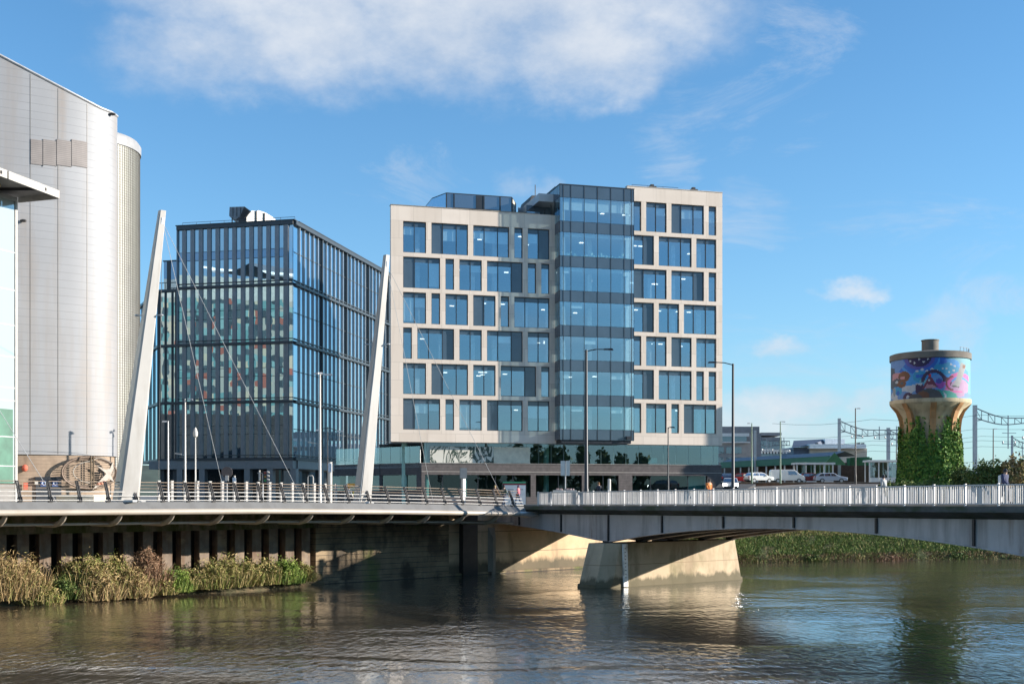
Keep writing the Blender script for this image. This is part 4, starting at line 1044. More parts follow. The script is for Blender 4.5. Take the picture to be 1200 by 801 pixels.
# ------------------------------------------------------------------ glazed building with canopy at the far left
LB = Fac((xat(20, 88)-.4*25, 88-.9165*25), (.4, .9165)); ue = LB.u(20)
lb = thing('glazed_hall', 'pale glazed hall with white corner mullion and sloping canopy at the left edge', 'building', (-40, 90, 6.1))
zt_ = zat(232, 88)
mb = MB(); mb.prism([LB.P(0, -.3, 0)[:2], LB.P(ue-.1, -.3, 0)[:2], LB.P(ue-.5, -12, 0)[:2], LB.P(0, -12, 0)[:2]], 6, zt_); mb.build('core', M('hall_inside', (.74, .77, .74), .8, var=.1), lb)
mb = MB(); fr = MB(); ys = [235, 297, 341, 382, 419, 455, 470, 512, 546, 566]
for a, b in zip(ys, ys[1:]):
    za, zb_ = zat(b, 88), zat(a, 88)
    for u in (ue-.25-2.6*k for k in range(5)): LB.box(mb, u-2.55, u, -.06, 0, za+.03, zb_-.03)
    LB.box(fr, 8, ue-.22, -.1, .03, zb_-.03, zb_+.03)
for k in range(1, 5): LB.box(fr, ue-.25-2.6*k, ue-.2-2.6*k, -.1, .035, zat(566, 88), zt_)
mb.build('glazing', mirror_glass('hall_glass', (.27, .30, .29), (.9, .96, .96), .10, .004), lb); fr.build('transoms', m_galv, lb)
mb = MB(); LB.box(mb, ue-.22, ue, -.4, .06, 6, zt_); LB.box(mb, 8, ue-.23, -.4, .06, zt_-.3, zt_); mb.build('corner_mullion', M('pale_mullion', (.36, .35, .335), .5), lb)
mb = MB(); LB.box(mb, 8, ue-.23, -.2, .02, 6, zat(567, 88)); mb.build('plinth', M('grey_plinth', (.2, .19, .18), .8), lb)
mb = MB(); LB.box(mb, ue-3.2, ue-.4, .004, .012, zat(566, 88), zat(480, 88)); mb.build('green_screen', M('green_screen', (.055, .15, .105), .6, var=.3, vs=.8), lb)
cz = zat(226, 88)
cp = [(-39.5, 66), (-33.4, 88), (-36.9, 89.2), (-62, 98), (-62, 66)]
mb = MB(); mb.prism(cp, cz-.05, cz+.12); cn = mb.build('canopy', M('canopy_underside', (.20, .19, .18), .7), lb)
mb = MB(); a, b, c = Vector(cp[0]+(0,)), Vector(cp[1]+(0,)), Vector(cp[2]+(0,))
for i in range(4):
    p, q = a.lerp(b, i/4+.004), a.lerp(b, (i+1)/4); mb.obox(p+Vector((.02, 0, cz-.42)), q-p-(q-p)*.01, (.1, -.03, 0), (0, 0, .56))
mb.obox(b+Vector((0, .02, cz-.42)), c-b, (0, .1, 0), (0, 0, .56)); mb.build('fascia', M('white_fascia', (.40, .375, .345), .5), cn)
mb = MB(); mb.tube([(-39.6, 88, cz-2.4), (-36.2, 84.0, cz-.5)], .14, 8); mb.tube([(-41, 88, cz-.6), (-36.2, 84.0, cz-.5)], .1, 8); mb.ell((-36.2, 84.0, cz-.45), .25, .25, .25); mb.build('canopy_strut', M('ochre_strut', (.45, .33, .16), .5), cn)
mb = MB()
for k in range(5): y = 68+k*4.6; mb.bar((-60, y, cz-.15), (-39.2+(y-66)*.27, y, cz-.15), .16, .2)
mb.build('canopy_joists', m_dark, cn)

# ------------------------------------------------------------------ water tower with mural and ivy
TX, TY = 52.5, 150.
tw = thing('water_tower', 'round concrete water tower with colourful mural drum and ivy covered shaft', 'water tower', (TX, TY, gz(TX, TY)))
TB = gz(TX, TY); RD = 4.72
z_ = lambda py: zat(py, TY-3.5)
zm0, zm1 = z_(466.5), z_(419.5)
m_tc = M('tower_concrete', (.155, .14, .12), .85, var=.2, vs=.8, stain=(.13, .11, .09), sscale=(.7, .7, .4), slo=.48, shi=.62, samt=.7, bump=.2, bs=4)
mb = MB(); mb.lathe([(RD+.02, zm1-.02), (RD+.16, zm1+.02), (RD+.16, zm1+.75), (RD-.1, zm1+.85), (2, zm1+1.2), (.05, zm1+1.25)], (TX, TY, 0), 64); mb.build('roof_rim', m_tc, tw, True)
mb = MB(); mb.lathe([(1.02, zm1+.9), (1.02, z_(395.5)), (1.1, z_(395)), (1.1, z_(394)), (.1, z_(393.6))], (TX, TY, 0), 24); mb.build('vent_turret', m_tc, tw, True)
mb = MB(); mb.lathe([(3.2, TB), (3.2, z_(494)), (3.4, z_(486)), (3.9, z_(478)), (RD+.12, z_(471.5)), (RD+.16, z_(470.5)), (RD+.16, zm0-.02), (RD-.2, zm0)], (TX, TY, 0), 64); mb.build('shaft', M('cream_shaft', (.52, .43, .28), .85, var=.15, vs=.8, stain=(.2, .15, .1), sscale=(.8, .8, .15), slo=.5, shi=.64, samt=.6), tw, True)
m_rib = M('rust_ochre_rib', (.46, .24, .10), .8, var=.2, vs=1., stain=(.2, .12, .07), sscale=(1, 1, .2), slo=.5, shi=.65, samt=.5)
for k in range(8):
    a = math.radians(-90-14+45*k)
    prof = [(3.15, TB), (3.62, TB), (3.62, z_(500)), (3.75, z_(490)), (4.1, z_(481)), (4.6, z_(475)), (RD+.1, z_(472)), (RD+.1, z_(471)), (3.1, z_(471))]
    c = Vector((math.cos(a), math.sin(a), 0)); w = Vector((-c.y, c.x, 0))*.34
    P_ = [Vector((TX, TY, z))+c*r for r, z in prof]; n = len(P_)
    mb = MB(); mb.add([p-w for p in P_]+[p+w for p in P_], [tuple(range(n)), tuple(range(n, 2*n))[::-1]]+[(i, (i+1) % n, n+(i+1) % n, n+i) for i in range(n)]); mb.build('rib', m_rib, tw)
mb = MB()
for k in range(7): a = math.radians(-60+k*9); p = Vector((TX+RD*.97*math.cos(a), TY+RD*.97*math.sin(a), zm1+.8)); mb.tube([p, p+Vector((0, 0, .55))], .03, 5)
mb.tube([(TX+RD*.97*math.cos(math.radians(-60+k*9)), TY+RD*.97*math.sin(math.radians(-60+k*9)), zm1+1.32) for k in range(7)], .03, 5); mb.build('handrail', m_galv, tw)
PAL = dict(blue=(.03, .16, .62), sky=(.06, .36, .80), pale=(.17, .33, .66), white=(.60, .63, .68), navy=(.035, .02, .09), violet=(.10, .10, .42), brown=(.22, .09, .045), rose=(.62, .30, .32), grey=(.36, .37, .38), slate=(.10, .11, .13),
           crimson=(.24, .05, .08), plum=(.07, .035, .09), pink=(.72, .14, .42), blush=(.50, .30, .50), teal=(.05, .40, .33), aqua=(.18, .48, .58), magenta=(.5, .10, .45), mud=(.11, .10, .10), cyan=(.04, .35, .60), red=(.8, .04, .03))
names = list(PAL); pm = [M('mural_'+k, tuple(q*.66 for q in v), .7, var=.12, vs=2.) for k, v in PAL.items()]
def inpoly(x, y, P):
    r = False; j = len(P)-1
    for i in range(len(P)):
        if (P[i][1] > y) != (P[j][1] > y) and x < (P[j][0]-P[i][0])*(y-P[i][1])/(P[j][1]-P[i][1])+P[i][0]: r = not r
        j = i
    return r
def el(cx, cy, rx, ry=None): ry = ry or rx; return lambda x, y: ((x-cx)/rx)**2+((y-cy)/ry)**2 < 1
def ring(cx, cy, r0, r1, y1=1e9, x0=-1e9, x1=1e9): return lambda x, y: r0 < math.hypot(x-cx, y-cy) < r1 and y < y1 and x0 < x < x1
def pol(*P): return lambda x, y: inpoly(x, y, P)
SH = [('sky', el(390, 270, 300, 270)), ('blue', el(390, 270, 245, 185)), ('sky', ring(390, 285, 155, 175)), ('blue', el(390, 270, 165, 150)), ('violet', el(390, 275, 135, 115)), ('navy', el(390, 272, 105, 95)),
      ('pale', pol((130, 270), (230, 275), (270, 330), (200, 400), (130, 420))), ('aqua', pol((560, 270), (830, 270), (830, 420), (700, 330), (640, 300))), ('sky', pol((600, 300), (680, 350), (690, 300))),
      ('cyan', el(640, 390, 85, 55)), ('sky', el(690, 340, 40, 30)), ('cyan', el(560, 380, 50, 35))]
SH += [('white', el(x, y, 9)) for x, y in ((312, 308), (345, 328), (385, 297), (425, 322), (460, 298), (585, 388), (622, 390), (660, 350), (690, 362), (640, 418), (682, 405))]
SH += [('white', el(205, 610, 70, 50)), ('white', el(280, 575, 55, 45)), ('pale', el(255, 625, 60, 45)), ('white', el(335, 555, 40, 30)), ('slate', pol((132, 340), (170, 360), (180, 500), (150, 560), (132, 520))), ('rose', pol((148, 410), (180, 400), (250, 405), (300, 440), (280, 480), (150, 470))),
       ('brown', el(255, 445, 52, 48)), ('slate', el(190, 495, 45, 40)), ('brown', el(232, 508, 40, 36)), ('white', el(188, 490, 13)), ('slate', el(236, 505, 14)), ('rose', el(240, 455, 22, 14)), ('cyan', el(205, 575, 32, 38)), ('blue', el(200, 590, 16, 20)), ('grey', pol((150, 540), (180, 540), (175, 620), (160, 610))),
       ('sky', el(400, 465, 85, 70)), ('cyan', el(385, 455, 55, 50)), ('blue', el(375, 450, 20, 18)), ('blue', el(410, 450, 18, 18)), ('aqua', el(430, 500, 40, 20)), ('white', el(385, 525, 32, 12)), ('plum', pol((355, 535), (370, 520), (400, 540), (420, 520), (430, 600), (360, 610)))]
SH += [('white', el(370+i*42, 405-(i % 2)*14, 14, 10)) for i in range(5)]
SH += [('pale', el(545, 490, 55, 50)), ('magenta', el(565, 530, 45, 38)), ('violet', el(555, 500, 28, 22)), ('plum', ring(510, 505, 78, 108, 505)), ('plum', pol((600, 440), (650, 500), (700, 540), (690, 560), (630, 530), (575, 450))), ('crimson', pol((478, 440), (412, 565), (545, 555))), ('rose', pol((440, 545), (455, 525), (525, 540), (530, 560), (430, 565))), ('red', el(478, 446, 12)), ('white', el(468, 490, 10)),
       ('blush', el(735, 560, 85, 80)), ('pink', ring(735, 545, 88, 125, 580)), ('blush', el(680, 590, 90, 30)), ('pink', pol((600, 560), (660, 590), (760, 590), (760, 605), (640, 605))), ('blush', el(770, 560, 30, 40)), ('crimson', ring(680, 520, 52, 70, 1e9, 600, 680)),
       ('grey', pol((745, 330), (775, 340), (785, 370), (745, 500), (725, 555), (662, 545), (690, 510), (715, 430))), ('brown', pol((758, 345), (785, 350), (780, 375), (760, 380))), ('slate', pol((665, 535), (730, 548), (722, 560), (660, 548))), ('aqua', pol((800, 300), (840, 300), (840, 660), (800, 660), (812, 480))), ('pale', el(800, 620, 30, 22))]
SH += [('teal', el(600, 645, 110, 62)), ('white', el(545, 640, 75, 55)), ('teal', el(540, 645, 62, 70)), ('mud', el(470, 650, 115, 85)), ('brown', el(420, 640, 55, 50)), ('plum', ring(290, 640, 18, 46)), ('white', el(288, 632, 14)), ('mud', el(355, 650, 60, 40))]
mb = MB(); NA, NH = 260, 46
vs = []
for j in range(NH+1):
    for i in range(NA): a = 2*math.pi*i/NA; vs.append((TX+RD*math.cos(a), TY+RD*math.sin(a), lerp(zm0, zm1, j/NH)))
mb.v = vs
va = math.atan2(-TY, -TX)
for j in range(NH):
    for i in range(NA):
        a = 2*math.pi*(i+.5)/NA; ph_ = (a-va+math.pi) % (2*math.pi)-math.pi
        sx = math.sin(ph_)
        zx = 480+350*sx*1.0; zy = 650-365*(j+.5)/NH
        ci = 'pale' if zy > 560 else 'sky'
        for nm, fn in SH:
            if fn(zx, zy): ci = nm
        mb.f.append((j*NA+i, j*NA+(i+1) % NA, (j+1)*NA+(i+1) % NA, (j+1)*NA+i)); mb.m.append(names.index(ci))
mb.build('mural', pm, tw, fix=False)

# ------------------------------------------------------------------ foliage helpers
def leafmats(nm, cols): return [M(nm, c, .75, var=.3, vs=3., spec=.3) for c in cols]
lm_ivy = leafmats('ivy_leaf', [(.085, .19, .035), (.125, .235, .04), (.06, .135, .03), (.19, .28, .045)])
lm_green = leafmats('green_leaf', [(.09, .14, .035), (.13, .18, .045), (.07, .11, .03), (.18, .19, .06)])
lm_bright = leafmats('bright_leaf', [(.18, .26, .04), (.23, .28, .07), (.12, .19, .04)])
lm_dry = leafmats('dry_leaf', [(.36, .25, .12), (.42, .31, .16), (.28, .19, .09), (.24, .22, .075)])
lm_mix = leafmats('mixed_leaf', [(.30, .23, .095), (.16, .19, .045), (.23, .22, .065), (.36, .28, .13)])
lm_red = leafmats('reddish_twig', [(.28, .16, .10), (.34, .22, .14), (.19, .12, .07)])
lm_hedge = leafmats('hedge_leaf', [(.09, .14, .04), (.13, .18, .05), (.19, .22, .065), (.07, .105, .035)])
m_twig = M('twig', (.26, .19, .12), .9, var=.3)
def rdir():
    while True:
        v = Vector((R.uniform(-1, 1), R.uniform(-1, 1), R.uniform(-1, 1)))
        if .05 < v.length < 1: return v.normalized()
def leaf(mb, p, s, nm, asp=.55, nrm=None):
    a = rdir()
    if nrm is not None: b = a.cross(nrm+rdir()*.7)
    else: b = a.cross(rdir())
    if b.length < 1e-3: return
    b.normalize(); a = a*s; b = b*s*asp
    mb.cur = R.randrange(nm); mb.add([p-a, p+b, p+a, p-b], [(0, 1, 2, 3)])
def bush(name, label, cat, c, rx, ry, h, n, ls, mats, group=None, stems=14, spiky=False, clumps=26, reeds=0):
    t = thing(name, label, cat, c, 0, group)
    mb = MB(); cl = []
    for _ in range(clumps):
        a = R.uniform(0, 2*math.pi); r = math.sqrt(R.random())*.85; z = R.random()**.8
        cl.append((Vector((c[0]+rx*r*math.cos(a)*(1-.45*z), c[1]+ry*r*math.sin(a)*(1-.45*z), c[2]+h*(.08+.85*z*(1-.35*r)))), R.uniform(.6, 1.3)))
    sg = min(rx, ry, h)*.20
    for _ in range(n):
        p, k = R.choice(cl); q = p+Vector((R.gauss(0, sg*k), R.gauss(0, sg*k), R.gauss(0, sg*k*(1.5 if spiky else 1))))
        q.z = max(q.z, c[2]-.1); leaf(mb, q, ls*R.uniform(.6, 1.4), len(mats), .16 if spiky else .5)
    for _ in range(reeds):
        a = R.uniform(0, 2*math.pi); r = math.sqrt(R.random())*1.15; b = Vector((c[0]+rx*r*math.cos(a), c[1]+ry*r*math.sin(a), c[2]-.1)); hh = h*R.uniform(.35, 1.15)*(1.15-.5*r)
        e = b+Vector((R.gauss(0, .22)*hh+.25*rx*r*math.cos(a), R.gauss(0, .22)*hh+.25*ry*r*math.sin(a), hh)); m_ = b.lerp(e, .55)+Vector((0, 0, .12*hh)); w = rdir(); w.z = 0; w = w.normalized()*.02
        mb.cur = R.randrange(len(mats)); mb.add([b-w, b+w, m_+w*.8, m_-w*.8, e], [(0, 1, 2, 3), (3, 2, 4)])
    mb.build('foliage', mats, t, fix=False)
    mb = MB()
    for _ in range(stems):
        p, k = R.choice(cl); b = Vector((c[0]+R.uniform(-.3, .3)*rx, c[1]+R.uniform(-.3, .3)*ry, c[2]-.15)); e = p+(p-b)*R.uniform(.0, .5); m_ = b.lerp(e, .5)+Vector((R.uniform(-.15, .15), R.uniform(-.15, .15), .1*h)); mb.tube([b, m_, e], [.03, .018, .008], 4)
    mb.build('stems', m_twig, t)
    return t
# ivy on the tower
mb = MB()
for _ in range(26000):
    a = R.uniform(0, 2*math.pi); f_ = R.random()
    edge_ = .80+.10*math.sin(a*5+1)+.09*math.sin(a*13)+.08*math.sin(a*29)+.05*math.sin(a*61)
    if f_ > edge_ and R.random() > .035: continue
    if abs((a+.33+math.pi) % (2*math.pi)-math.pi) < .26 and f_ > .55+.25*R.random(): continue
    r = 3.42+.5*(1-f_)**1.5+R.random()*.35*(.5+.5*math.sin(a*8+f_*3))+R.uniform(0, .15); z = TB+(z_(487)-TB)*f_
    nrm = Vector((math.cos(a), math.sin(a), .3))
    leaf(mb, Vector((TX+r*math.cos(a), TY+r*math.sin(a), z)), R.uniform(.08, .26), 4, R.uniform(.5, .9), nrm)
mb.build('ivy', lm_ivy, tw, fix=False)
# bushes on the muddy ledge, left to right in the photo
def tb(px, off): A = W0+WN*off; k = (px-CX)/F; return (k*A.y-A.x)/(WD.x-k*WD.y)
BL = [(-10, 1.4, 1.9, 3.6, lm_dry, 'dry tan shrub at the left edge in front of the sheet piles', 1), (22, 1.6, 1.7, 3.0, lm_dry, 'broad dry tan shrub below the broad leaning mast end of the wall', 1), (45, 2.6, 1.3, 1.5, lm_mix, 'low mixed brush at the water edge near the left side', 0),
      (72, 1.9, 1.2, 1.6, lm_green, 'small dark green bush between the tan shrubs', 0), (92, 1.2, 1.8, 3.4, lm_mix, 'tall half green shrub with dry stems against the piles', 0), (112, 2.4, 1.6, 1.9, lm_dry, 'rounded dry shrub spilling to the water', 1), (132, 1.3, 1.7, 3.0, lm_mix, 'leafy green and tan shrub in the middle of the ledge', 0),
      (152, 2.3, 1.4, 1.7, lm_dry, 'low dry shrub beside the reddish one', 1), (170, 1.3, 1.5, 2.9, lm_red, 'reddish twiggy shrub leaning on the piles', 1), (184, 2.2, 1.1, 1.3, lm_mix, 'low scrub right of the reddish shrub', 0), (203, 1.8, 1.2, 1.4, lm_bright, 'bright green tuft of long grass on the ledge', 1), (222, 1.5, 1.3, 1.6, lm_mix, 'straw and green bush right of the bright grass tuft', 0),
      (243, 1.6, 1.5, 1.7, lm_mix, 'straggly bush with bare branches by the dark piles', 1), (264, 1.5, 1.7, 2.3, lm_mix, 'loose bush with long pale shoots', 1), (288, 1.4, 1.6, 2.2, lm_mix, 'straw and green bush near the end of the ledge', 0), (312, 1.3, 1.6, 2.1, lm_mix, 'yellowish bush at the dark quay corner', 0), (330, 1.5, 1.5, 2.3, lm_bright, 'bright leafy bush overhanging the river at the ledge end', 0), (350, 1.2, 1.0, 1.3, lm_mix, 'last drooping bush at the end of the ledge', 1)]
for px, off, r, h, mats, lab, spk in BL:
    t = tb(px, off); off = off+.35; p = Wp(t, off); zz = .75-.32*max(0, off-1)
    bush('bush', lab, 'bush', (p.x, p.y, zz), r, r*.85, h*(.85 if spk else .74), 5200, .078 if not spk else .15, mats, 'bushes on the muddy ledge', 75 if spk else 40, bool(spk), 24, 520 if spk else 380)
# scrub along the foot of the grass bank
GB = [(876, .6, lm_bright, 'pale tufted grass clump beside the pier end', 1.3, 1.5), (890, .3, lm_dry, 'straw coloured tuft at the waterline right of the pier', .8, .9), (915, .9, lm_hedge, 'dark green scrub on the grass bank near the pier', 2.2, 1.6), (945, .6, lm_green, 'green scrub on the middle of the grass bank', 2.2, 1.5), (975, .3, lm_red, 'brown bramble patch at the foot of the grass bank', 2.3, 1.4), (1005, .7, lm_hedge, 'dark bramble on the bank under the girder', 2.3, 1.6), (1040, .8, lm_red, 'brown thicket at the waterline under the girder', 2.5, 1.5), (1080, .7, lm_green, 'green bramble at the right part of the bank', 2.5, 1.5), (1120, .7, lm_hedge, 'dark scrub where the bank meets the girder', 2.6, 1.5)]
for px, o, mats, lab, r, h in [GB[i] for i in (0, 1, 3, 6, 8)]:
    k = (px-CX)/F; best = min(range(1, 400), key=lambda i: abs(pxof(Vector((20+i*.1, 0, 0))+Vector((0, interp([(24, 126), (38, 129), (53, 133), (80, 137)], 20+i*.1)+.8, 0)))-px)); X = 20+best*.1; Y = interp([(24, 126), (38, 129), (53, 133), (80, 137)], X)+.9
    bush('scrub', lab, 'bush', (X, Y, .0), r, r*.45, h*.42, 700, .15, mats, 'scrub along the grass bank', 8, o > .75, 26, 420)
mb = MB()
for _ in range(70000):
    i = R.randrange(0, 4); s_ = R.random(); k = R.uniform(.03, .62); p = slope_at(i, k).lerp(slope_at(i+1, k), s_)
    h = R.uniform(.10, .28)*(1.5 if R.random() < .1 else 1); d = Vector((R.uniform(-.2, .2), R.uniform(-.2, .2), h)); w = rdir(); w.z = 0; w = w*.06
    mb.cur = R.choice((1, 3, 3, 2)) if k < .12 else R.choice((0, 0, 1, 1, 1, 2)) if k < .34 else R.choice((0, 2, 2, 2)); mb.add([p-w, p+w, p+d], [(0, 1, 2)])
tag(mb.build('grass', leafmats('grass_blade', [(.17, .235, .06), (.12, .18, .045), (.34, .29, .12), (.17, .11, .06)]), None, fix=False), kind='stuff')
# hedge left and right of the tower
HB = [(1040, 566, 146, 1.6, 1.0, lm_hedge, 'low dark hedge clump left of the water tower'), (1062, 566, 141, 2.0, 1.2, lm_hedge, 'dark bush at the front of the ivy covered shaft'), (1090, 566, 140, 2.2, 1.0, lm_hedge, 'broad dark bush in front of the water tower'), (1128, 540, 142, 2.0, 2.6, lm_hedge, 'dark green hedge just right of the water tower'),
      (1150, 537, 139, 2.3, 3.2, lm_green, 'green hedge below the overhead line mast'), (1168, 532, 139, 2.3, 3.6, lm_green, 'tall green hedge bush left of the brown one'), (1186, 528, 138, 2.2, 4.0, lm_dry, 'tall brown hedge bush near the right edge'), (1206, 527, 138, 2.4, 4.0, lm_mix, 'brownish green hedge bush at the right edge')]
for px, py, Y, r, h, mats, lab in HB:
    X = xat(px, Y); zt2 = zat(py, Y); g = gz(X, Y); bush('hedge_bush', lab, 'hedge', (X, Y, g), r, r*.8, max(1.2, zt2-g), 3200, .17, mats, 'hedge bushes around the water tower', 10, False, 40)
# ------------------------------------------------------------------ station and buildings on the right
m_grn = M('green_fascia', (.035, .16, .075), .5, var=.15, vs=.5)
m_wht = M('white_metal', (.66, .66, .64), .5, var=.06)
m_brown = M('brown_brick', (.17, .095, .06), .85, var=.3, vs=1.5, seams=(.3, .04, (.12, .07, .05)))
sn = thing('station_building', 'low station building with long green canopy fascia and brown brick walls', 'station', (58, 205, 8.9))
a0, a1 = pt(846, 541, 228), pt(975, 531.5, 192); zf1 = a0.z; a1 = Vector((a1.x, a1.y, zf1)); dd = (a1-a0); dn = Vector((dd.y, -dd.x, 0)).normalized()
mb = MB(); mb.obox(a0-Vector((0, 0, 1.15)), dd, dn*.3, (0, 0, 1.1)); mb.build('fascia', m_grn, sn)
mb = MB(); rid = .75
mb.add([a0, a1, a1-dn*2.4+Vector((0, 0, rid)), a0-dn*2.4+Vector((0, 0, rid)), a1-dn*4.6, a0-dn*4.6], [(0, 1, 2, 3), (3, 2, 4, 5)]); mb.build('roof', M('grey_station_roof', (.20, .22, .24), .6, var=.15), sn, fix=False)
g0 = a1; mb = MB(); wv = Vector((1, .12, 0)).normalized()
gx = [pt(968, 541, 191), pt(978, 530, 190), pt(992, 544.5, 189), pt(968, 544.5, 191)]
mb.add(gx+[p+Vector((.1, .6, 0)) for p in gx], [(0, 1, 2, 3), (7, 6, 5, 4), (0, 4, 5, 1), (1, 5, 6, 2), (2, 6, 7, 3), (3, 7, 4, 0)]); mb.build('gable', m_grn, sn)
mb = MB(); p, q = pt(996, 535.5, 196), pt(1018, 536, 192); mb.obox(p-Vector((0, 0, 1.35)), (q.x-p.x, q.y-p.y, 0), (.05, -.3, 0), (0, 0, 1.3)); mb.obox(pt(992, 536, 198)-Vector((0, 0, 1.3)), (3.8, -1, 0), (.05, -.3, 0), (0, 0, 1.25)); mb.build('side_fascia', m_grn, sn)
mb = MB(); mb.obox((a0.x, a0.y+4, 8.5), dd+Vector((10, -1, 0)), (0, .4, 0), (0, 0, zf1-9.3)); mb.build('brick_wall', m_brown, sn)
for i in range(12):
    p = a0+dd*(i+.3)/12; mb = MB(); mb.box((p.x, p.y-.3, 8.5), .22, .22, zf1-9.7, base=True); mb.build('post', m_wht, sn)
def shelter(px0, px1, y0, Y, lab):
    X0, X1 = xat(px0, Y), xat(px1, Y); g = gz((X0+X1)/2, Y); h = zat(y0, Y)-g
    t = thing('glass_shelter', lab, 'shelter', ((X0+X1)/2, Y, g), 0, 'white framed glass shelters of the station')
    n = 4; mb = MB(); mg = MB()
    for i in range(n+1):
        x = lerp(X0, X1, i/n)
        for dy in (0, 2.2): mb.box((x, Y+dy, g), .16, .16, h, base=True)
        if i < n: mb.obox((x+.09, Y-.05, g+.1), ((X1-X0)/n-.18, 0, 0), (0, .1, 0), (0, 0, .7)); mg.obox((x+.09, Y-.01, g+.82), ((X1-X0)/n-.18, 0, 0), (0, .03, 0), (0, 0, h-1.2))
    mb.obox((X0-.3, Y-.3, g+h-.3), (X1-X0+.6, 0, 0), (0, 2.8, 0), (0, 0, .28))
    mb.build('frame', m_wht, t); mg.build('glass', m_teal, t)
    mb = MB(); mb.obox((X0+.2, Y+1.7, g+.45), (X1-X0-.4, 0, 0), (0, .35, 0), (0, 0, .06)); mb.build('bench', m_dark, t)
shelter(934, 976, 541.5, 181, 'white framed glass shelter under the green gable behind the cars')
shelter(1019, 1062, 538.5, 176, 'white framed glass shelter left of the water tower')
rw = thing('low_brick_wall', 'low brown brick wall along the front of the station car park', 'wall', (52, 167, 8))
mb = MB(); mb.obox((xat(866, 169), 169, 7.6), (xat(1062, 166)-xat(866, 169), -3, 0), (.02, .35, 0), (0, 0, 1.25)); mb.build('brickwork', m_brown, rw)
mb = MB(); mb.obox((xat(866, 169), 168.9, 8.855), (xat(1062, 166)-xat(866, 169), -3, 0), (.02, .5, 0), (0, 0, .1)); mb.build('coping', m_conc, rw)
# grey office behind
m_band = mirror_glass('band_glass', (.02, .03, .045), (.6, .75, .9), .2)
go = thing('grey_office', 'grey and cream low office block with window bands behind the station', 'building', (55, 265, 8.9))
def wallbox(mb, x0, x1, y0, y1, Y, dep): mb.obox((xat(x0, Y), Y, zat(y1, Y)), (xat(x1, Y)-xat(x0, Y), 0, 0), (0, dep, 0), (0, 0, zat(y0, Y)-zat(y1, Y)))
mb = MB(); wallbox(mb, 820, 879, 518, 575, 262, 18); mb.build('wall', M('office_cream', (.36, .32, .29), .8), go)
mb = MB(); wallbox(mb, 820, 890, 499.5, 507, 263, 16); wallbox(mb, 874, 892, 507.3, 575, 263, 16); mb.build('grey_cladding', M('grey_clad', (.17, .18, .20), .6), go)
mb = MB(); wallbox(mb, 820, 878, 507.2, 511, 261.6, 1); wallbox(mb, 820, 879, 517.2, 518.6, 261.4, 1); mb.build('pale_band', m_wht, go)
mb = MB(); wallbox(mb, 820, 875, 511.2, 517, 261.8, 1); mb.build('window_band', m_band, go); mb = MB(); wallbox(mb, 880, 917, 516, 534, 270, 12); mb.build('window_band', m_band, go)
for x0, x1 in ((840, 848), (851, 869)):
    for y0, y1 in ((523.5, 531), (535.5, 542)):
        mb = MB(); wallbox(mb, x0, x1, y0, y1, 261.9, .3); mb.build('window', mirror_glass('small_window_glass', (.02, .03, .045), (.6, .75, .9), .2), go)
mb = MB(); wallbox(mb, 892, 916, 506.5, 510, 271, 12); wallbox(mb, 892, 916, 512, 515.8, 271, 12); mb.build('roof_plant', M('plant_grey', (.22, .23, .25), .6), go)
mb = MB(); wallbox(mb, 892, 925, 526, 529, 268, .3)
for k in range(9): wallbox(mb, 892+k*3.6, 893.6+k*3.6, 526, 531, 267.6, .2)
mb.build('white_balustrade', m_wht, go)
# warehouse
wh = thing('white_warehouse', 'large pale warehouse with dark roof and white parapet behind the station', 'building', (100, 335, 8.9))
mb = MB(); wallbox(mb, 949, 1016, 525, 575, 335, 40); mb.build('beige_wall', M('beige_wall', (.52, .45, .37), .8, var=.1, vs=.3), wh)
mb = MB(); wallbox(mb, 949, 1015, 520, 525, 333, 42); wallbox(mb, 967, 990, 514, 519.8, 345, 30); mb.build('white_parapet', M('white_clad', (.85, .85, .83), .6), wh)
mb = MB(); wallbox(mb, 930, 948.6, 524, 575, 336, 30); P_ = [pt(928, 524, 334), pt(949, 522, 334), pt(967, 521, 347), pt(967, 514, 350), pt(930, 516, 352)]; mb.add(P_, [(0, 1, 2, 3, 4)]); mb.build('dark_roof', M('dark_slate', (.09, .11, .15), .6), wh, fix=False)
mb = MB()
for x in (957, 1006, 1011): wallbox(mb, x, x+2, 518.5, 520, 336, 2)
mb.build('roof_vent', m_dark, wh)
# distant hills
mb = MB(); ridge = []; rr = random.Random(3)
for i in range(60):
    x = -1800+i*80; ridge.append((x, 34+14*math.sin(i*.5)+9*math.sin(i*1.3+1)+rr.uniform(-3, 3)))
n = len(ridge); mb.add([(x, 1500, 0) for x, h in ridge]+[(x, 1750, h) for x, h in ridge]+[(x, 2100, 0) for x, h in ridge], [(i, i+1, n+i+1, n+i) for i in range(n-1)]+[(n+i, n+i+1, 2*n+i+1, 2*n+i) for i in range(n-1)])
struct('hill', mb, M('wooded_hill', (.06, .085, .06), .95, var=.4, vs=.02), True)

